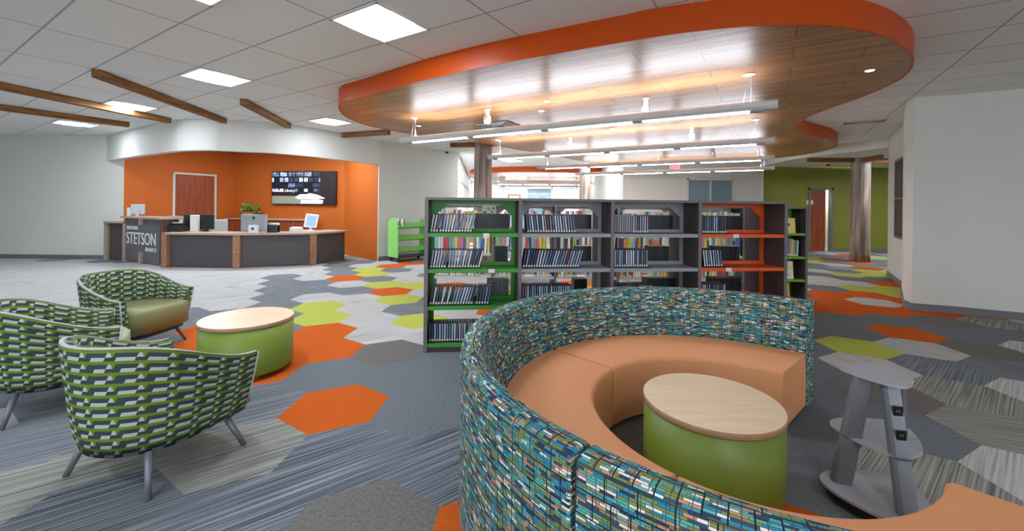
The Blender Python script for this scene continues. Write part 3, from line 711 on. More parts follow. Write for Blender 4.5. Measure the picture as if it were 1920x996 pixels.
# ================================================================= SERVICE DESK
def on_path(us_ys): return [Vector((xu(u, y), y)) for u, y in us_ys]
def seg_box(s, a, b, z0, z1, th, m=None, inset=0, bevel=0):
    a = Vector(a); b = Vector(b); d = (b-a).normalized(); n = Vector((-d.y, d.x))
    if n.y < 0: n = -n
    p = [a + n*inset, b + n*inset, b + n*(inset+th), a + n*(inset+th)]
    s.prism([tuple(q) for q in p], z0, z1, mi=m, bevel=bevel)
dk = on_path([(201, 9.85), (238, 9.72), (267, 9.35), (303, 9.05), (312, 8.86), (445, 8.86), (588, 9.45), (647, 10.3)])
d0 = dk[4].to_3d(); desk = empty('service_desk', (d0.x, d0.y, 0), 0, 'curved library service desk with charcoal panels, taupe top and wooden posts', 'desk')
dl = [p - d0.to_2d() for p in dk]
HL = .745; HM = .93; HS_ = 1.06
def panel(i, j, z0, z1, m, name='front_panel', inset=.02, a0=0, a1=1):
    a = dl[i].lerp(dl[j], a0); b = dl[i].lerp(dl[j], a1); s = MB(); seg_box(s, a, b, z0, z1, .03, None, inset); return s.build(name, m, desk)
panel(0, 1, .02, HM-.04, M['laminate'])
panel(4, 5, .02, HL-.04, M['laminate']); panel(5, 6, .02, HL-.04, M['laminate']); panel(6, 7, .02, HL-.04, M['laminate'])
sg = panel(1, 3, .03, HS_-.04, M['slate'], 'sign_panel', -.03); sg['label'] = 'slate sign panel with white lettering'
def post(i, h, w=.14, t=.09, off=-.03, wood='postwood', bolts=True, z0=0):
    p = dl[i]; q = dl[min(i+1, 7)] if i < 7 else dl[7]; pr = dl[i-1] if i > 0 else dl[0]
    d = (q-pr).normalized(); a = p-d*w/2; b = p+d*w/2
    s = MB(); seg_box(s, a, b, z0, h, t, None, off); po = s.build('post', M[wood], desk)
    if bolts:
        n = Vector((-d.y, d.x)); n = n if n.y > 0 else -n; s = MB()
        for sx in (-.045, .045):
            for z in (.07, h*.5, h-.07):
                c = (p + d*sx + n*(off-.004)).to_3d(); c.z = z
                s.tube([c, c + n.to_3d()*.006], .011, 8)
        s.build('bolt', M['silver'], po)
post(0, HM-.04, .1, .1, wood='counter', bolts=False); post(1, HM-.04, .08, .1, wood='counter', bolts=False, off=-.06); post(4, HL-.04, .13, .12, -.05); post(5, HL-.04); post(6, HL-.04, .13)
pm = dl[1].lerp(dl[3], .52); dd = (dl[3]-dl[1]).normalized()
for z0, z1 in ((.02, .27), (.88, HS_-.045)):
    s = MB(); seg_box(s, pm-dd*.035, pm+dd*.035, z0, z1, .06, None, -.085); s.build('post', M['counter'], desk)
def top_slab(pts, z, dep, over=.05, name='countertop'):
    n = len(pts); fr = []; bk = []
    for i in range(n):
        d = (pts[min(i+1, n-1)]-pts[max(i-1, 0)]).normalized(); q = Vector((-d.y, d.x)); q = q if q.y > 0 else -q
        fr.append(pts[i]-q*over); bk.append(pts[i]+q*dep)
    s = MB(); s.prism([tuple(p) for p in fr + bk[::-1]], z-.04, z); return s.build(name, M['counter'], desk)
cv = smooth_curve([tuple(dl[4]), tuple(dl[4].lerp(dl[5], .6)), tuple(dl[5]), tuple(dl[6]), tuple(dl[7] + (dl[7]-dl[6]).normalized()*.08)], 5)
top_slab([Vector(c) for c in cv], HL, .62)
top_slab([dl[0] + Vector((-.0, .0)), dl[1]], HM, .2, .08)
top_slab([dl[1]-dd*.05, dl[3]+dd*.1], HS_, .38, .1)
# return side of the raised part and rear modesty panels
s = MB(); a = dl[3]+dd*.02; nn = Vector((-dd.y, dd.x)); nn = nn if nn.y > 0 else -nn
s.prism([tuple(a-dd*.0), tuple(a+dd*.03), tuple(a+dd*.03+nn*.3), tuple(a+nn*.3)], HL, HS_-.04); s.build('side_panel', M['shelfdark'], desk)
s = MB(); e = dl[7]; d = (dl[7]-dl[6]).normalized(); n_ = Vector((-d.y, d.x)); s.prism([tuple(e-d*.03), tuple(e), tuple(e+n_*.55), tuple(e-d*.03+n_*.55)], 0, HL-.04); s.build('end_panel', M['laminate'], desk)
# lettering on the sign panel
sa = dl[1]-dd*0; ang = atan2(dd.y, dd.x); pw = (dl[3]-dl[1]).length
TM = lambda x, z: Matrix.Translation((sa.x, sa.y, 0)) @ Matrix.Rotation(ang, 4, 'Z') @ Matrix.Translation((x, -.033, z)) @ Matrix.Rotation(pi/2, 4, 'X')
for body, x, z, w_, h_ in (('REGIONAL', .12, .76, pw*.33, .08), ('STETSON', .1, .43, pw*.84, .27), ('BRANCH', pw*.62, .29, pw*.3, .09)):
    t = text('lettering', body, (w_, h_), M['whiteplastic'], sg, TM(x, z), .008)

# ---- back counter with cabinets
bc0 = Vector((-8.1, 11.75)); bc1 = Vector((-5.55, 11.25)); bd = (bc1-bc0).normalized()
bc = empty('back_cabinet', (bc0.x, bc0.y, 0), atan2(bd.y, bd.x), 'low run of reddish wood cabinets under a taupe counter against the orange wall', 'cabinet'); bl = (bc1-bc0).length
s = MB(); s.box((0, .02, 0), (bl, .4, .93)); s.build('body', M['door'], bc)
s = MB(); s.box((-.02, -.03, .93), (bl+.04, .41, .965)); s.build('countertop', M['counter'], bc)
for k in range(5):
    s = MB(); s.box((bl*k/5+.008, .0, .1), (bl*(k+1)/5-.008, .019, .92)); dr = s.build('door', M['door'], bc)
    s = MB(); s.tube([(bl*k/5+.06, -.004, .72), (bl*k/5+.06, -.02, .73), (bl*k/5+.06, -.02, .83), (bl*k/5+.06, -.004, .84)], .005, 6); s.build('handle', M['steel'], dr)

# ---- television
tp = bc0.lerp(bc1, 0); 
na, nb = Vector((-8.2, 12.2)), Vector((-4.64, 11.5)); nd = (nb-na).normalized(); nn2 = Vector((nd.y, -nd.x))
def on_niche(u):                                    # point on the right niche wall seen at column u
    k = (u-960)/F; t = (k*na.y-na.x)/(nd.x-k*nd.y); return na + nd*t
t0, t1 = on_niche(513), on_niche(633); tw = (t1-t0).length; zt = 2.31; zb = 1.37
tv = empty('television', (t0.x+nn2.x*.08, t0.y+nn2.y*.08, zb), atan2(nd.y, nd.x), 'wall-mounted flat television showing a library slide on the orange wall', 'television'); th_ = zt-zb
s = MB(); s.box((0, 0, 0), (tw, .045, th_), bevel=.006); s.box((tw*.3, .045, .2), (tw*.7, .078, th_-.2)); s.build('housing', M['black'], tv)
def screen_mat():
    m, nt, b = newmat('lit_bookshelf_slide'); L = nt.links.new
    tc = N(nt, 'ShaderNodeTexCoord'); br = N(nt, 'ShaderNodeTexBrick', offset=.4, squash=.6, squash_frequency=2)
    for k, v in (('Scale', 1), ('Mortar Size', .022), ('Mortar Smooth', .3), ('Bias', -.1), ('Brick Width', .26), ('Row Height', .155)): br.inputs[k].default_value = v
    br.inputs['Color1'].default_value = (0, 0, 0, 1); br.inputs['Color2'].default_value = (1, 1, 1, 1); br.inputs['Mortar'].default_value = (0, 0, 0, 1)
    no = N(nt, 'ShaderNodeTexNoise'); no.inputs['Scale'].default_value = 14; no.inputs['Detail'].default_value = 3
    ad = N(nt, 'ShaderNodeMath', operation='MULTIPLY'); L(tc.outputs['Object'], no.inputs['Vector'])
    mp = N(nt, 'ShaderNodeMapping'); mp.inputs['Rotation'].default_value = (-pi/2, 0, 0); L(tc.outputs['Object'], mp.inputs[0]); L(mp.outputs[0], br.inputs['Vector'])
    L(br.outputs[0], ad.inputs[0]); L(no.outputs[0], ad.inputs[1])
    r = ramp(nt, [(.02, (14, 12, 20)), (.18, (60, 70, 100)), (.38, (170, 190, 225)), (.6, (225, 235, 250))]); L(ad.outputs[0], r.inputs[0])
    L(r.outputs[0], b.inputs['Emission Color']); b.inputs['Emission Strength'].default_value = .3; b.inputs['Base Color'].default_value = (.01, .01, .01, 1); b.inputs['Roughness'].default_value = .2
    return m
M['screen'] = screen_mat(); M['scr_dark'] = emis('lit_dark_slide_area', (28, 14, 20), .12); M['scr_table'] = emis('lit_table_slide_area', (120, 122, 110), .13)
M['scr_white'] = emis('lit_white_page', (205, 222, 250), .18); M['scr_cream'] = emis('lit_slide_text', (232, 225, 220), .17)
s = MB(); s.box((.02, -.003, .36), (tw*.76, .001, th_-.02)); s.build('screen', M['screen'], tv)
s = MB(); s.box((tw*.76, -.003, .02), (tw-.02, .001, th_-.02)); s.box((.02, -.003, .24), (tw*.76, .001, .36)); s.build('screen', M['scr_dark'], tv)
s = MB(); s.box((.02, -.003, .02), (tw*.76, .001, .24)); s.build('screen', M['scr_table'], tv)
s = MB(); R9 = Matrix.Rotation(pi/2, 4, 'X')
s.prism([(tw*.37, .2), (tw*.43, .15), (tw*.55, .16), (tw*.7, .14), (tw*.84, .18), (tw*.72, .28), (tw*.6, .32), (tw*.55, .29), (tw*.45, .29)], .003, .005, R9); s.prism([(tw*.46, .03), (tw*.8, .03), (tw*.81, .13), (tw*.47, .13)], .003, .005, R9); s.build('screen_picture', M['scr_white'], tv)
text('lettering', 'Stetson Library', (tw*.34, .1), M['scr_cream'], tv, Matrix.Translation((.06, -.004, .33)) @ R9, .002)

# ---- wall plates
def plate(p, rz, w, h, label, cat, name='wall_switch', m='whiteplastic', toggles=1):
    o = empty(name, p, rz, label, cat)
    s = MB(); s.box((-w/2, -.012, -h/2), (w/2, -.001, h/2), bevel=.003); s.build('plate', M[m], o)
    s = MB()
    for k in range(toggles): x = w*(k+.5)/toggles-w/2; s.box((x-.012, -.018, -.02), (x+.012, -.012, .02))
    s.build('toggle', M['silver'], o)
a2, b2 = nb, Vector((xu(710, 10.25)-.02, 10.36)); d2 = (b2-a2).normalized(); k = (692-960)/F; t = (k*a2.y-a2.x)/(d2.x-k*d2.y); q = a2+d2*t
plate((q.x, q.y, 1.13), atan2(d2.y, d2.x), .1, .14, 'white switch plate low on the orange wall beside the opening edge', 'switch')
k = (304.5-960)/F; a3 = Vector((-9.38, 10.12)); d3 = Vector((1.18, 2.08)).normalized(); t = (k*a3.y-a3.x)/(d3.x-k*d3.y); q = a3+d3*t
plate((q.x, q.y, 1.45), atan2(d3.y, d3.x), .24, .2, 'white notice plate on the orange wall left of the door', 'sign', 'wall_sign', 'whiteplastic', 4)
plate((xu(1520, GY+.3), GY+.35, 1.62), 0, .22, .14, 'white room sign on the olive wall left of the door', 'sign', 'wall_sign', 'whiteplastic', 1)

# ---- things on the desk
def monitor(p, rz, w, h, label, back='silver', logo=False, stand=.1, front='black'):
    o = empty('computer_monitor', p, rz, label, 'computer monitor')
    s = MB(); s.box((-w/2, -.02, stand), (w/2, .02, stand+h), bevel=.008); s.build('housing', M[back], o)
    s = MB(); s.box((-w/2+.012, .0205, stand+.02), (w/2-.012, .024, stand+h-.012)); s.build('screen', M[front], o)
    s = MB(); s.box((-w*.18, -.09, 0), (w*.18, .07, .01)); s.box((-.03, -.05, .01), (.03, -.022, stand+h*.4)); s.build('stand', M['silver' if back == 'silver' else 'black2'], o)
    if logo:
        s = MB(); s.lathe([(.001, 0), (.03, 0)], 20, (0, 0, 0)); bmesh.ops.transform(s.bm, matrix=Matrix.Translation((0, -.0215, stand+h*.8)) @ Matrix.Rotation(pi/2, 4, 'X'), verts=s.bm.verts); s.build('emblem', M['black2'], o)
def pt(u, v, z): 
    p = at(u, v, z); return p
def dpt(u, y, z): return Vector((xu(u, y), y, z))
monitor(dpt(259, 9.75, HS_), radians(25), .26, .24, 'small silver computer monitor on the high counter above the sign', 'silver', stand=.04)
s = MB(); s.box((-.05, -.03, 0), (.05, .03, .2), bevel=.004); o = s.build('document_holder', M['paper']); o.location = dpt(244, 9.75, HS_); tag(o, 'white upright document holder left of the small silver monitor', 'document holder')
monitor(dpt(386, 9.35, HL), radians(185), .36, .33, 'black computer monitor with screen towards the room, right of the white speaker tower', 'black2', stand=.05)
monitor(dpt(354, 9.45, HL), radians(160), .26, .33, 'dark computer monitor partly hidden by the white tower', 'black2', stand=.05)
s = MB(); s.box((-.07, -.06, 0), (.07, .06, .37), bevel=.01); o = s.build('computer_tower', M['whiteplastic']); o.location = dpt(366, 9.25, HL); tag(o, 'slim white upright computer tower between two dark monitors on the desk', 'computer')
monitor(dpt(477, 9.2, HL), radians(-4), .6, .37, 'large silver computer monitor seen from behind with a round emblem', 'silver', True, .03)
def gadget(name, p, parts, label, cat, rz=0):
    o = empty(name, p, rz, label, cat)
    for nm, a, b, m in parts:
        s = MB(); s.box(a, b, bevel=min(.006, min(abs(b[k]-a[k]) for k in range(3))*.3)); s.build(nm, M[m], o)
gadget('card_reader', dpt(476, 9.02, HL), [('body', (-.1, -.03, 0), (.1, .03, .17), 'whiteplastic'), ('lens', (-.028, -.034, .07), (.028, -.0305, .12), 'black')], 'white box with black square window in front of the large silver monitor', 'device')
gadget('desk_organiser', dpt(514, 9.3, HL), [('tray', (-.11, -.08, 0), (.09, .08, .17), 'black2'), ('papers', (-.12, -.02, .0), (-.08+.17, .07, .21), 'paper')], 'dark desk organiser with papers right of the large silver monitor', 'organiser')
gadget('receipt_printer', dpt(334, 9.2, HL), [('body', (-.16, -.1, 0), (.14, .12, .13), 'black2'), ('lid', (-.12, -.08, .13), (.15, .1, .19), 'black'), ('paper', (-.05, -.09, .19), (.1, .0, .2), 'paper')], 'stacked black receipt printer on the desk beside the raised sign counter', 'printer')
gadget('lamp_box', dpt(329, 9.45, HL), [('body', (-.14, -.05, 0), (.12, .07, .3), 'paper'), ('cap', (-.15, -.06, .3), (.12, .08, .34), 'silver')], 'white box with a grey cap standing behind the black printer', 'box')
gadget('paper_box', dpt(556, 9.7, HL), [('tray', (-.12, -.08, 0), (.12, .08, .09), 'whiteplastic'), ('papers', (-.1, -.07, .09), (.1, .07, .105), 'paper')], 'low white paper box left of the tablet stand', 'box')
o = empty('tablet_stand', dpt(582, 9.85, HL), radians(8), 'white tablet stand with glowing blue screen near the right end of the desk', 'tablet')
s = MB(); s.box((-.15, -.08, 0), (.12, .1, .03), bevel=.01); s.build('foot', M['whiteplastic'], o)
s = MB(); s.box((-.03, .02, .03), (.03, .05, .2)); s.build('neck', M['whiteplastic'], o)
TT = Matrix.Translation((0.02, .02, .24)) @ Matrix.Rotation(radians(-14), 4, 'X') @ Matrix.Rotation(radians(6), 4, 'Y')
s = MB(); s.box((-.15, -.015, -.16), (.15, .015, .17), TT, bevel=.012); s.build('tablet_frame', M['whiteplastic'], o)
M['tablet'] = emis('tablet_screen_glow', (120, 150, 205), .16)
s = MB(); s.box((-.105, -.019, -.12), (.105, -.0152, .125), TT); s.build('screen', M['tablet'], o)
# office chair back
o = empty('office_chair', dpt(410, 10.3, 0), radians(10), 'pale grey office chair behind the desk near the door', 'chair')
s = MB(); s.box((-.21, -.02, .55), (.21, .03, .98), bevel=.02); s.build('backrest', M['piping'], o)
s = MB(); s.box((-.22, -.45, .42), (.22, 0, .48), bevel=.02); s.build('seat', M['piping'], o)
s = MB(); s.tube([(0, -.22, .05), (0, -.22, .42)], .025)
for k in range(5): s.tube([(0, -.22, .08), (.26*cos(k*1.2566), -.22+.26*sin(k*1.2566), .03)], .015)
s.build('base', M['black2'], o)
# plant
pp = on_niche(481) + nn2*.25
o = empty('potted_plant', (pp.x, pp.y, .966), atan2(nd.y, nd.x), 'bushy green plant with dry twigs in a wicker basket on the back counter', 'plant')
s = MB(); s.lathe([(.1, 0), (.15, .08), (.17, .17), (.155, .17), (.13, .08), (.05, .04)], 20); s.build('basket', M['basket'], o)
s = MB(); random.seed(3)
for k in range(220):
    a = random.uniform(0, 2*pi); e = random.uniform(-.2, 1.3); R0 = random.uniform(.12, .3)
    c = Vector((cos(a)*cos(e)*R0*1.1, sin(a)*cos(e)*R0*.45, .16 + sin(e)*R0*.85)); d = (c-Vector((0, 0, .12))).normalized(); sd = d.orthogonal().normalized()
    sd.rotate(Matrix.Rotation(random.uniform(0, 6), 3, d)); l = random.uniform(.05, .1); wq = l*.3
    s.face([c, c+d*l*.5+sd*wq, c+d*l, c+d*l*.5-sd*wq], mi=random.choice((0, 0, 1)))
s.build('foliage', [M['leaf'], M['leaf2']], o)
s = MB()
for k in range(10):
    a = random.uniform(0, 6.28); s.tube([(0, 0, .15), (cos(a)*.12, sin(a)*.05, .4), (cos(a)*.26, sin(a)*.08, random.uniform(.42, .5))], .004, 5)
s.build('twig', M['twig'], o)

# ================================================================= BOOK TRUCK
tr_a = radians(50); tp0 = Vector((xu(728, 10.2), 10.2))
tk = empty('book_truck', (tp0.x, tp0.y, 0), tr_a, 'bright green metal book truck with sloping shelves parked at the pale wall', 'book truck')
TW, TL = .4, .95          # local x along the wall, y towards the room is negative
for k, x in enumerate((0, TL)):
    s = MB(); s.prism([(-TW, .12), (0, .12), (0, .98), (-.04, 1.03), (-TW+.04, 1.03), (-TW, .98)], x, x+.025, Matrix(((0, 0, 1, 0), (1, 0, 0, 0), (0, 1, 0, 0), (0, 0, 0, 1)))); ep_ = s.build('end_panel', M['truck'], tk)
    s = MB(); s.tube([(x+.012, -TW*.75, 1.02), (x+.012, -TW*.65, 1.07), (x+.012, -TW*.35, 1.07), (x+.012, -TW*.25, 1.02)], .01); s.build('handle', M['sh_white'], ep_)
for z in (.2, .5, .8):
    for sgn in (0, 1):
        s = MB()
        y0, y1 = (-TW, -TW/2) if sgn == 0 else (0, -TW/2)
        zs = (z+.06, z)
        s.prism([(y0, z+.05), (y1, z), (y1, z+.015), (y0, z+.065)], .026, TL-.001, Matrix(((0, 0, 1, 0), (1, 0, 0, 0), (0, 1, 0, 0), (0, 0, 0, 1))))
        s.prism([(y1-.006*(1 if sgn == 0 else -1), z), (y1+.002*(1 if sgn == 0 else -1), z), (y1+.002, z+.15), (y1-.006, z+.15)], .026, TL-.001, Matrix(((0, 0, 1, 0), (1, 0, 0, 0), (0, 1, 0, 0), (0, 0, 0, 1))))
        s.build('shelf', M['truck'], tk)
s = MB(); s.box((.02, -TW+.03, .095), (TL, -.03, .125)); s.build('chassis', M['black2'], tk)
for x in (.08, TL-.06):
    for y in (-TW+.05, -.05):
        s = MB(); s.tube([(x-.014, y, .045), (x+.014, y, .045)], .045, 16); s.box((x-.02, y-.015, .05), (x+.02, y+.015, .098)); s.build('caster', M['black'], tk)

# ================================================================= SHELVING
HT = 1.473; LIPS = (1.118, .775, .422, .07); DP = .62
s0 = at(797, 662); row_a = radians(6.0); rd = Vector((cos(row_a), sin(row_a)))
def shelf_x(u):
    k = (u-960)/F; return (k*s0.y-s0.x)/(rd.x-k*rd.y)
xs = [0] + [shelf_x(u) for u in (976, 1149, 1313)] + [shelf_x(1474)]
xs_ = xs
MB_frame = None
bays = [('sh_green', 'green', 'leftmost shelving bay with green shelves and dark side panels'),
        ('sh_grey', 'grey', 'grey-shelved shelving bay next to the green one'),
        ('sh_grey', 'grey', 'grey-shelved shelving bay next to the orange one'),
        ('sh_orange', 'orange', 'shelving bay with orange shelves at the right end of the row')]
bay_objs = []
def make_bay(loc, rz, W_, m, label, last, height=HT, lips=LIPS, depth=DP, double=True, back=False, group=None):
    o = empty('shelving_unit', loc, rz, label, 'shelving unit', group)
    pw = .03
    for x in ([0] if not last else [0, W_]):
        s = MB(); s.box((x-pw/2+.0, 0, 0), (x+pw/2, depth, height-.001)); p_ = s.build('side_panel', M['shelfdark'], o)
        s = MB(); s.box((x-pw/2-.002, -.006, 0), (x+pw/2+.002, -.0005, height)); s.build('edge_strip', M['shelfedge'], p_)
    a, b = pw/2+.001, W_-pw/2-.003
    s = MB(); s.box((a, 0, height-.025), (b, depth, height)); s.build('top_panel', M['shelfedge'], o)
    s = MB(); s.box((a, .02, 0), (b, depth-.02, lips[-1]-.012)); s.build('base', M['shelfdark'], o)
    mid = depth/2 if double else depth-.02
    # coloured centre frame with chamfered top corners
    s = MB(); t = .012; zt_ = height-.026; R9_ = Matrix.Translation((0, mid+t, 0)) @ Matrix.Rotation(pi/2, 4, 'X')
    c = .13; rw = .035
    for q in ([(a, lips[-1]+.02), (a+rw, lips[-1]+.02), (a+rw, zt_-c-.02), (a+rw+c, zt_-rw), (b-rw-c, zt_-rw), (b-rw, zt_-c-.02), (b-rw, lips[-1]+.02), (b, lips[-1]+.02), (b, zt_), (a, zt_)],):
        s.prism(q, 0, 2*t, R9_)
    s.build('centre_frame', M[m], o)
    for z in lips:
        sides = ((0, mid-.014),) + (((mid+.014, depth),) if double else ())
        for k, (y0, y1) in enumerate(sides):
            s = MB(); s.box((a, y0+.004, z), (b, y1, z+.012)); 
            yy = y0 if k == 0 else y1-.012
            s.box((a, yy, z-.02), (b, yy+.012, z+.014))
            ys = y1-.006 if k == 0 else y0
            s.box((a, ys, z+.012), (b, ys+.006, z+.045)); s.build('shelf', M[m], o)
    if back:
        s = MB(); s.box((a, depth-.008, .02), (b, depth, height-.03)); s.build('back_panel', M['shelfdark'], o)
    return o
for k in range(4):
    p = s0.to_2d() + rd*xs[k]
    bay_objs.append(make_bay((p.x, p.y, 0), row_a, xs[k+1]-xs[k], bays[k][0], bays[k][2], k == 3))
# small label holders on the shelf lips (parts of the bays)
for k, zi, fx in ((0, 0, .6), (0, 1, .66), (3, 0, .38), (3, 1, .3)):
    W_ = xs[k+1]-xs[k]; s = MB(); s.box((W_*fx, -.008, LIPS[zi]-.02), (W_*fx+.06, -.001, LIPS[zi]+.016)); s.build('label_holder', M['paper'], bay_objs[k])
# second run of shelves behind, ending in the green picture-book bay
Y2 = 6.04; xr = xu(1513, Y2); NB = 6; BW = .915
bay2 = []
lips2 = (1.03, .69, .355, .05)
for k in range(NB):
    x0 = xr - BW*(NB-k)
    kids = k >= NB-1
    bay2.append(make_bay((x0, Y2, 0), 0, BW, 'sh_lime' if kids else 'sh_white', 
        'rear shelving bay with lime green shelves and picture books beside the orange bay' if kids else '%s pale rear shelving bay from the left, seen through the front bays' % nth(k+1), k == NB-1, 1.425, lips2, .34, False, kids,
        None if kids else 'pale rear shelving bays seen through the front row'))

# ---- books: shared meshes per colour, every copy an object
def book_mesh(name, w, d, h, spine, cover, label=True, band=None):
    s = MB(); s.box((0, .0012, 0), (w, d, h), mi=0)
    s.box((.0008, 0, .0005), (w-.0008, .0011, h-.0005), mi=1)
    if label: s.box((.002, -.0005, .006), (w-.002, .0001, .03), mi=2)
    if band: s.box((w*.16, -.0004, .032), (w*.84, .0001, h*.96), mi=3)
    bmesh.ops.recalc_face_normals(s.bm, faces=s.bm.faces[:])
    me = bpy.data.meshes.new(name); s.bm.to_mesh(me); s.bm.free()
    for m in (cover, spine, M['paper'], band or spine): me.materials.append(m)
    return me
def bm_(c): return mat('cover_%02x%02x%02x' % c, c, .35, var=.1, scale=40)
dark = bm_((24, 28, 38)); pal = [(176, 194, 216), (128, 152, 186), (214, 222, 232), (70, 80, 102), (210, 218, 230), (84, 104, 140), (168, 130, 150), (176, 190, 208), (120, 140, 168), (50, 60, 86)]
dvds = [book_mesh('dvd_case', .019, .135, .183, dark, dark, True, bm_(c)) for c in pal]
blackdvd = [book_mesh('dvd_case', .018, .135, .183, bm_(c), dark, False) for c in ((20, 22, 30), (30, 32, 42), (38, 42, 52))]
greydvd = [book_mesh('dvd_case', .02, .135, .183, bm_(c), dark, False) for c in ((130, 136, 142), (112, 118, 126))]
CN = ['red', 'yellow', 'blue', 'cream', 'teal', 'orange', 'purple', 'light green', 'pink', 'white', 'navy', 'crimson', 'sky blue', 'beige']
pal2 = [(198, 60, 50), (226, 196, 60), (60, 110, 170), (230, 226, 214), (90, 160, 150), (232, 140, 60), (70, 60, 90), (150, 190, 90), (200, 120, 140), (240, 240, 235), (40, 60, 110), (170, 60, 90), (110, 190, 210), (210, 206, 196)]
cbooks = [book_mesh('book', .034, .2, .25, bm_(c), bm_((225, 220, 210)), True) for c in pal2]
CNT = {'dvd': 0, 'book': 0}

def put(name, me, loc, rz, tilt, label, cat, group, scale=None):
    o = bpy.data.objects.new(name, me); COL.objects.link(o)
    o.matrix_world = Matrix.Translation(loc) @ Matrix.Rotation(rz, 4, 'Z') @ Matrix.Rotation(tilt, 4, 'Y')
    if scale: o.matrix_world = o.matrix_world @ Matrix.Diagonal((*scale, 1))
    tag(o, label, cat, group); return o
random.seed(11)
names = ['green', 'grey', 'second grey', 'orange']; rown = ['top', 'second', 'third', 'bottom']
fronts = {(0,0): (803, 893, 1), (0,1): (803, 901, 1), (0,2): (803, 919, 1), (0,3): (803, 960, 0), (1,0): (982, 1087, -1), (1,1): (982, 1089, 1), (1,2): (982, 1075, 0),
          (2,0): (1156, 1220, 0), (2,1): (1156, 1222, 0), (2,2): (1156, 1230, 0), (3,0): (1318, 1368, 0), (3,1): (1318, 1364, -1), (3,2): (1318, 1368, 0)}
for (b, r), (u0, u1, lean) in fronts.items():
    x0 = shelf_x(u0); x1 = shelf_x(u1); z = LIPS[r] + .0125; x0 = max(x0, xs[b]+.03)
    # black tray carrying the cases
    pbase = s0.to_2d()
    def loc(x, y, zz): q = pbase + rd*x + Vector((-rd.y, rd.x))*y; return Vector((q.x, q.y, zz))
    tray = MB(); tray.box((0, .002, 0), (x1-x0+.02, .15, .003)); tray.box((0, 0, 0), (x1-x0+.02, .0018, .016)); to = tray.build('media_tray', M['black'])
    to.matrix_world = Matrix.Translation(loc(x0-.004, .035, z)) @ Matrix.Rotation(row_a, 4, 'Z'); tag(to, 'black media tray under the cases in the %s row of the %s bay' % (rown[r], names[b]), 'tray')
    x = x0 + (.045 if lean < 0 else .0); idx = 0; cur = 0.; prev = 0.
    while x < x1-.02:
        me = random.choice(dvds) if not (b == 2 and r == 0 and x < x0+.17) else random.choice(greydvd)
        idx += 1
        if lean == 1:
            cur = 9. if idx == 1 else min(16, cur + random.uniform(0, 1.6))
            if random.random() < .10 and cur > 11: cur = random.uniform(6, 10)
        elif lean == -1: cur = -random.uniform(5.5, 7.5) if idx > 2 else -6.5
        else: cur = random.uniform(0, .6)
        if lean == 1 and cur < prev: x += .183*(math.tan(radians(prev))-math.tan(radians(cur)))
        if x > x1-.02: break
        tl = radians(cur); prev = cur
        zz = z+.0035 + (abs(sin(tl))*.019 if tl > 0 else 0)
        put('dvd_case', me, loc(x, .042, zz), row_a, tl, '%s front disc case from the left in the %s row of the %s bay' % (nth(idx), rown[r], names[b]), 'disc case', 'front disc cases in the bays')
        CNT['dvd'] += 1
        x += .0258 if lean else .0235
backs = {(0,0): (897, 962), (0,1): (935, 960), (0,2): (922, 962), (1,0): (1090, 1122), (1,1): (1094, 1120), (1,2): (1090, 1112), (2,0): (1222, 1280), (2,1): (1240, 1275), (2,2): (1235, 1285), (3,0): (1370, 1420), (3,1): (1378, 1416), (3,2): (1372, 1420)}
for (b, r), (u0, u1) in backs.items():
    z = LIPS[r] + .0135; Yk = s0.y + .4
    x0 = max(((u0-960)/F*(Yk) - s0.x)*1.005, xs[b]+.03); x1 = min((u1-960)/F*(Yk+.05*b) - s0.x, xs[b+1]-.05)
    x = x0; idx = 0
    while x < x1:
        idx += 1; me = random.choice(blackdvd) if not (b == 0 and r == 2) else random.choice(greydvd)
        q = loc(x, .62-.16, z+.0)
        put('dvd_case', me, loc(x, .385, z), row_a, 0, '%s rear %s case from the left, %s row of the %s bay' % (nth(idx), 'grey' if (b == 0 and r == 2) else 'black', rown[r], names[b]), 'disc case', 'rear disc cases in the bays')
        CNT['dvd'] += 1; x += .0205
# picture card and dark case faces in the green bay's rear half
def facing(name, p, rz, w, h, base, deco, label, cat='book', tilt=-6, t=.02):
    o = empty(name, p, rz, label, cat)
    TM_ = Matrix.Rotation(radians(tilt), 4, 'X')
    s = MB(); s.box((0, 0, 0), (w, t, h), TM_); s.build('cover', bm_(base), o)
    s = MB()
    for k, (x0, z0, x1, z1, c) in enumerate(deco): s.box((x0*w, -.002-.0003*k, z0*h), (x1*w, .0001, z1*h), TM_, mi=k)
    s.build('cover_picture', [bm_(c) for *_, c in deco], o)
facing('picture_book', loc(shelf_x(897)+.05, .42, LIPS[0]+.014+.17), row_a, .15, .1, (226, 224, 206), [(.1, .15, .3, .35, (70, 60, 60)), (.35, .5, .55, .75, (210, 90, 110)), (.6, .2, .8, .45, (120, 160, 120)), (.7, .6, .9, .8, (90, 90, 90))], 'small cream picture book face-out above the black cases in the green bay', tilt=0)
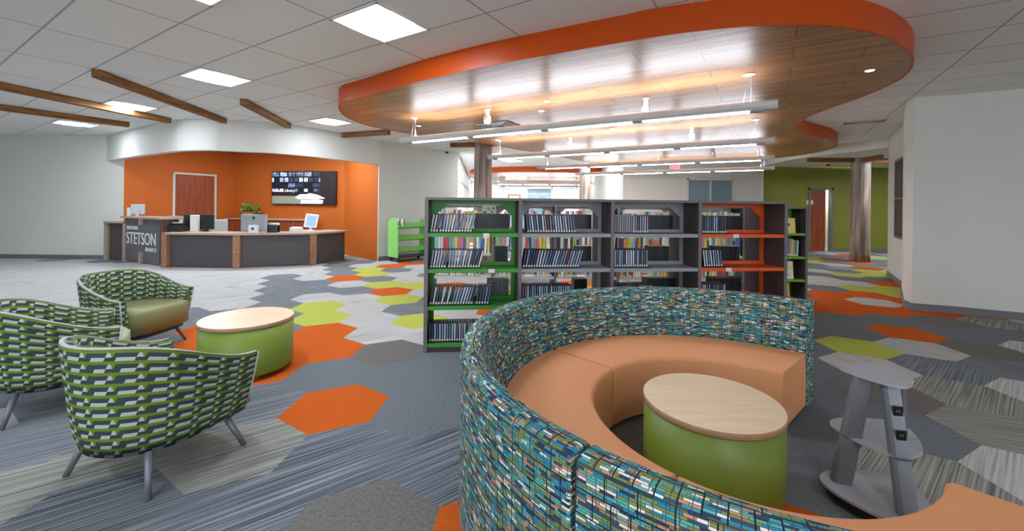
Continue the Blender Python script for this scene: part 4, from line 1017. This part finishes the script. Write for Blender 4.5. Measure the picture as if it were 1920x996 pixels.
# rear run rows
for r, (z, hh) in enumerate(zip(lips2[:3], (1.08, 1.0, 1.0))):
    x = xr - BW*NB + .03; idx = 0
    lim = xr - BW - .02
    while x < lim:
        kb = (x - (xr-BW*NB)) % BW
        if kb < .025 or kb > BW-.06: x += .02; continue
        ci = random.randrange(len(cbooks)); idx += 1; me = cbooks[ci]; sc = (random.uniform(.6, 1.25), 1, random.uniform(.85, 1.12)*hh)
        tl = radians(random.choice((0, 0, 0, 4)))
        if not tl and CNT.get('t'): x += .018
        CNT['t'] = tl
        put('book', me, (x, Y2+.02, z+.015), 0, tl, '%s book, %s from the left in the %s row of the pale rear shelves' % (CN[ci], nth(idx), rown[r]), 'book', 'books on the rear shelves', sc)
        CNT['book'] += 1; x += .036*sc[0] + .003 + (.12 if random.random() < .06 else 0)
kx = xr-BW
for j in range(9):
    x = xu(1471, Y2) + j*.027; me = random.choice(cbooks)
    put('book', me, (x, Y2+.05, lips2[1]+.016), 0, radians(2 if j > 4 else 0), '%s slim book from the left in the second row of the lime green rear bay' % nth(j+1), 'book', 'upright books in the lime green rear bay', (.7, .8, 1.0 if j < 6 else .92)); CNT['book'] += 1
facing('picture_book', (xu(1497, Y2)-.24, Y2+.05, lips2[0]+.014), 0, .24, .22, (232, 214, 120), [(.0, .0, .55, .3, (90, 180, 190)), (.3, .3, .5, .75, (196, 70, 60)), (.45, .45, .65, .65, (120, 80, 50)), (.1, .85, .9, .93, (200, 190, 160))], 'yellow and teal picture book face-out on the upper lime shelf')
facing('picture_book', (xu(1494, Y2)-.24, Y2+.05, lips2[2]+.014), 0, .24, .26, (226, 224, 216), [(.0, .55, 1, .75, (228, 216, 120)), (.2, .2, .8, .3, (190, 190, 186))], 'white and yellow picture book face-out on the middle lime shelf')
facing('picture_book', (xu(1487, Y2)-.24, Y2+.05, lips2[3]+.014), 0, .24, .24, (226, 190, 50), [(.1, .6, .9, .7, (196, 150, 60)), (.3, .1, .9, .45, (206, 120, 50))], 'bright yellow picture book face-out on the lowest visible lime shelf')
# two small things on the book truck
put('book', cbooks[2], tp0.to_3d() + Vector((*rot2((.1, -.3), tr_a), .868)), tr_a+.3, .12, 'blue book standing on the top shelf of the green book truck', 'book', None, (1.4, .6, .75))
put('book', cbooks[0], tp0.to_3d() + Vector((*rot2((.24, -.3), tr_a), .868)), tr_a+.2, 0, 'red book standing beside the blue one on the green book truck', 'book', None, (1.0, .6, .7))
print('COUNTS', CNT)

# small wooden shelf far behind
o = empty('wooden_shelf', (xu(964, 15.5), 15.5, 0), 0, 'small orange wooden shelf seen just above the green bay in the distance', 'shelf')
s = MB(); w = .24; hh = 1.83
for a in ((-w, 0, -w+.05, hh), (w-.05, 0, w, hh)): s.box((a[0], 0, a[1]), (a[2], .3, a[3]))
s.build('side_panel', M['postwood'], o)
for z in (.1, .6, 1.1, hh-.18, hh-.001):
    s = MB(); s.box((-w+.051, 0, z-.04), (w-.051, .3, z)); s.build('shelf', M['postwood'], o)

# ================================================================= CURVED SOFA
SCx, SCy = 1.151, 2.081
RI, RJ, RT, RO = .714, 1.185, 1.300, 1.392; ZS, ZT = .393, .743
def sofa(a0, a1, label):
    """one quarter: seat block and leaning padded back"""
    a0, a1 = radians(a0), radians(a1); g = .006
    o = empty('curved_sofa', (SCx, SCy, 0), 0, label, 'sofa', 'curved sofa sections around the drum table'); n = 36
    def sweep(prof, name, m, uvm, pad=0):
        s = MB(); L = len(prof)
        acc = [0]
        for k in range(L): acc.append(acc[-1] + hypot(prof[(k+1) % L][0]-prof[k][0], prof[(k+1) % L][1]-prof[k][1]))
        A0, A1 = a0 + g/prof[0][0], a1 - g/prof[0][0]
        rows = []
        for i in range(n+1):
            t = A0 + (A1-A0)*i/n
            rows.append([Vector((cos(t)*r, sin(t)*r, z)) for r, z in prof])
        V = [[s.bm.verts.new(p) for p in r] for r in rows]
        for i in range(n):
            for j in range(L):
                j2 = (j+1) % L
                f_ = s.bm.faces.new((V[i][j], V[i][j2], V[i+1][j2], V[i+1][j])); f_.smooth = True
                rm = 1.35
                us = [(A0+(A1-A0)*q/n)*rm for q in (i, i, i+1, i+1)]; vs = [acc[j], acc[j+1], acc[j+1], acc[j]]
                for l, u_2, v_2 in zip(f_.loops, us, vs): l[s.uv].uv = (u_2, v_2)
        for R, Aq in ((V[0], A0), (V[-1], A1)):
            f_ = s.bm.faces.new(R); f_.smooth = False
            for l in f_.loops: l[s.uv].uv = (l.vert.co.to_2d().length, l.vert.co.z)
        ob = s.build(name, m, o); md = ob.modifiers.new('bev', 'BEVEL'); md.width = .008; md.segments = 3; md.limit_method = 'ANGLE'; md.angle_limit = radians(50); md.harden_normals = False
        return ob
    sweep([(RI, .03), (RI, ZS-.03), (RI+.006, ZS-.01), (RI+.024, ZS), (RJ+.03, ZS), (RJ+.03, .03)], 'seat', M['coral'], 0)
    sweep([(RJ+.033, .02), (RJ-.003+.004, ZS+.002), (RT-.01, ZT-.02), (RT+.005, ZT-.004), (RT+.025, ZT), (RO-.03, ZT), (RO-.008, ZT-.006), (RO, ZT-.025), (RO, .02)], 'backrest', M['sofa'], 0)
    s = MB()
    for t in (a0+.12, (a0+a1)/2, a1-.12):
        for r in (RI+.08, RO-.08): s.lathe([(.02, 0), (.025, .03)], 12, (cos(t)*r, sin(t)*r, 0))
    s.build('foot', M['black'], o)
    return o
sofa(41, 135, 'curved sofa section at the back right with the coral seat end showing')
sofa(135, 225, 'curved sofa section at the left whose patterned outer back faces the armchairs')
sofa(225, 313, 'nearest curved sofa section, cut by the bottom edge of the picture')

def drum(c, r, h, label, feet=True):
    o = empty('drum_table', (c[0], c[1], 0), 0, label, 'table', 'round drum tables')
    s = MB(); s.lathe([(r-.02, .035), (r-.006, .04), (r-.002, .06), (r-.002, h-.032)], 72); s.build('drum', M['green_vinyl'], o)
    s = MB(); s.lathe([(r, h-.03), (r+.002, h-.027), (r+.002, h-.003), (r, h-.0005)], 72, mi=1)
    s.lathe([(r-.0005, h-.0012), (r-.001, h)], 72, mi=0); s.build('table_top', [M['maple'], M['maple_edge']], o)
    for k in range(4):
        t = pi/4 + k*pi/2; s = MB(); s.lathe([(.02, 0), (.024, .036)], 12, (cos(t)*(r-.07), sin(t)*(r-.07), 0)); s.build('foot', M['postwood'], o)
drum((1.018, 2.10), .325, .432, 'green drum table with maple top inside the curved sofa')
drum((-2.215, 3.49), .345, .44, 'green drum table with maple top in front of the armchairs')

# ================================================================= POWER TOWER
tc_ = Vector((1.83, 1.93)); tw_ = empty('power_tower', (tc_.x, tc_.y, 0), 0, 'grey mobile power tower with three plates and outlets beside the sofa', 'power tower')
def outline(L, z, n=3): return [tuple(q-tc_) for q in chaikin([at(u, v, z).to_2d() for u, v in L], n)]
for nm, L, z in (('top_plate', [(1568,683),(1610,680),(1660,683),(1700,698),(1718,716),(1700,728),(1650,716),(1590,697)], .6),
                 ('middle_plate', [(1548,786),(1600,781),(1690,790),(1728,826),(1732,852),(1695,860),(1630,838),(1572,808)], .3),
                 ('base_plate', [(1532,888),(1570,878),(1690,890),(1742,935),(1752,972),(1700,990),(1620,955),(1545,912)], .075)):
    s = MB(); s.prism(outline(L, z), z-.012, z, bevel=.003); s.build(nm, M['steel_l'], tw_)
s = MB(); s.prism([tuple(Vector(p)*.93) for p in outline([(1532,888),(1570,878),(1690,890),(1742,935),(1752,972),(1700,990),(1620,955),(1545,912)], .075)], .02, .0625); s.build('base_skirt', M['black'], tw_)
for t in range(4):
    s = MB(); q = Vector((cos(t*pi/2+.8)*.12, sin(t*pi/2+.8)*.09, 0)); s.lathe([(.014, 0), (.018, .02)], 10, tuple(q)); s.build('caster', M['black'], tw_)
def tleg(b, t, rz, w=.085, d=.05):
    b = Vector(b)-tc_.to_3d(); t = Vector(t)-tc_.to_3d(); s = MB()
    sec = [(-.5, -.2), (-.38, -.5), (.38, -.5), (.5, -.2), (.5, .3), (.3, .5), (-.3, .5), (-.5, .3)]
    for z0, z1 in ((.0755, .287), (.3005, .587)):
        rows = []
        for z in (z0, z1):
            fr = (z-.075)/(.587-.075); c = b.lerp(t, fr); W2 = w*(1-.1*fr)
            rows.append([Vector((c.x+v2.x, c.y+v2.y, z)) for v2 in [rot2((x*W2, y*d), rz) for x, y in sec]])
        V = s.grid(rows, closed_u=True); [s.bm.faces.new(R) for R in V]
    for ff in s.bm.faces: ff.smooth = False
    return s.build('leg', M['steel'], tw_), b, t
g1_ = at(1577, 903, .075); g2_ = at(1702, 968, .075); h1_ = at(1619, 706, .587); h2_ = at(1668, 718, .587)
tleg(g1_, h1_, radians(-20)); lg, b0, t0_ = tleg(g2_, h2_, radians(-10), .075)
tleg(Vector((1.92, 2.03, .075)), Vector((1.87, 2.0, .587)), radians(60), .07)
for zc in (.47, .375):
    fr = (zc-.075)/(.512); c = b0.lerp(t0_, fr)
    Mx = Matrix.Translation((c.x, c.y, zc)) @ Matrix.Rotation(radians(-10), 4, 'Z')
    s = MB(); s.box((-.018, -.0275, -.036), (.022, -.0245, .036), Mx, bevel=.002); ou = s.build('outlet', M['black'], lg)
    s = MB()
    for k in (-.014, .014): s.box((-.006, -.029, k-.005), (-.003, -.0276, k+.005), Mx); s.box((.004, -.029, k-.005), (.007, -.0276, k+.005), Mx)
    s.build('socket_slot', M['shellline'], ou)

# ================================================================= ARMCHAIRS
def armchair(label=None):
    """tub chair, local +y is the way it faces"""
    o = empty('tub_armchair', (0, 0, 0), 0, label, 'armchair', 'tub armchairs in green block fabric')
    hw = .365; arm = .30; n1 = 8; n2 = 28
    path = []; R = hw-.03
    for k in range(n1): path.append((Vector((hw-.01*(k/n1)*0, arm*(1-k/n1))), Vector((1, 0))))
    for k in range(n2+1):
        t = -pi*k/n2; path.append((Vector((hw*cos(t), .33*sin(t)*1.08)), Vector((cos(t), sin(t)))))
    for k in range(1, n1+1): path.append((Vector((-hw, arm*k/n1)), Vector((-1, 0))))
    N_ = len(path); acc = [0]
    for a, b in zip(path[:-1], path[1:]): acc.append(acc[-1]+(b[0]-a[0]).length)
    def rim(p): 
        t = max(0, min(1, (arm-p.y)/(arm+.33))); return .525 + .19*(t*t*(3-2*t))
    rows = []; th = .055
    for p, q in path:
        zr = rim(p); row = []; c = Vector((0, .02))
        for f_ in (0, .15, .4, .7, .93, 1):                        # outer face, tucked in at the bottom
            z = .19 + (zr-.19)*f_; k = .80 + .20*(f_**.6)
            pp_ = c + (p-c)*k; pp_.y = p.y*(k if p.y < 0 else (.90+.10*f_)); row.append(Vector((pp_.x, pp_.y, z)))
        inn = p - q*th
        row.append(Vector((*(p-q*.008), zr+.006))); row.append(Vector((*(inn+q*.006), zr+.006)))
        for f_ in (1, .6, .25, 0):
            z = .26 + (zr-.26)*f_; k = .90+.10*f_; pi_ = c + (inn-c)*k; row.append(Vector((pi_.x, inn.y if inn.y > 0 else pi_.y, z)))
        rows.append(row)
    s = MB(); L = len(rows[0])
    va = [0]
    for a, b in zip(rows[N_//2][:-1], rows[N_//2][1:]): va.append(va[-1]+(b-a).length)
    va.append(va[-1]+.2)
    s.grid(rows, closed_u=True, uvs=lambda i, j: (acc[min(i, N_-1)], va[j]))
    for R_ in (rows[0], rows[-1]):
        f_ = s.face([Vector(p) for p in R_], [(p.y*.5+p.x, p.z) for p in R_]); 
    bmesh.ops.remove_doubles(s.bm, verts=s.bm.verts, dist=.0005)
    s.build('shell', M['chair_fab'], o)
    # pale trim along the rim and down the arm fronts
    s = MB(); rr = []
    for (p, q) in path:
        zr = rim(p)+.0065; a = p - q*.002; b = p - q*.020
        rr.append([Vector((*a, zr)), Vector((*b, zr)), Vector((*b, zr+.007)), Vector((*a, zr+.007))])
    V = s.grid(rr, closed_u=True); [s.bm.faces.new(R_) for R_ in (V[0], V[-1])]
    for sx in (1, -1):
        R_ = rows[0] if sx == 1 else rows[-1]
        s.tube([Vector((R_[0].x, R_[0].y+.004, R_[0].z)), Vector((R_[2].x, R_[2].y+.004, R_[2].z)), Vector((R_[5].x, R_[5].y+.004, R_[5].z+.008))], .006, 6)
    s.build('piping', M['piping'], o)
    # seat cushion
    s = MB(); pr = []
    cw = hw-th-.012
    for k in range(21):
        t = pi + pi*k/20; pr.append((cw*.93*cos(t), .27*sin(t)*1.0))
    pr += [(cw*.95, .2), (cw*.93, .33), (cw*.6, .365), (0, .375), (-cw*.6, .365), (-cw*.93, .33), (-cw*.95, .2)]
    s.prism(pr, .215, .425, bevel=.035); s.build('seat_cushion', M['olive'], o, smooth=True)
    s = MB(); s.prism([(x*.9, y*.9) for x, y in pr], .17, .214); s.build('seat_base', M['black2'], o)
    for x, y in ((.24, .2), (-.24, .2), (.22, -.17), (-.22, -.17)):
        s = MB(); s.tube([(x, y, .19), (x*1.33, y*1.3, 0)], [.019, .013], 14); s.build('leg', M['steel'], o)
    return o
ch = armchair('nearest tub armchair in green block fabric, seen from behind at lower left')
ch.location = (-1.91, 2.235, 0); ch.rotation_euler = (0, 0, atan2(.96, .28)-pi/2)
c2 = copy_tree(ch); c2.location = (-3.15, 2.88, 0); c2.rotation_euler = (0, 0, atan2(.73, .69)-pi/2); c2['label'] = 'middle tub armchair in green block fabric, mostly cut by the left picture edge'
c3 = copy_tree(ch); c3.location = (-3.60, 3.93, 0); c3.rotation_euler = (0, 0, radians(-6)-pi/2); c3['label'] = 'farthest tub armchair with olive seat facing the left drum table'
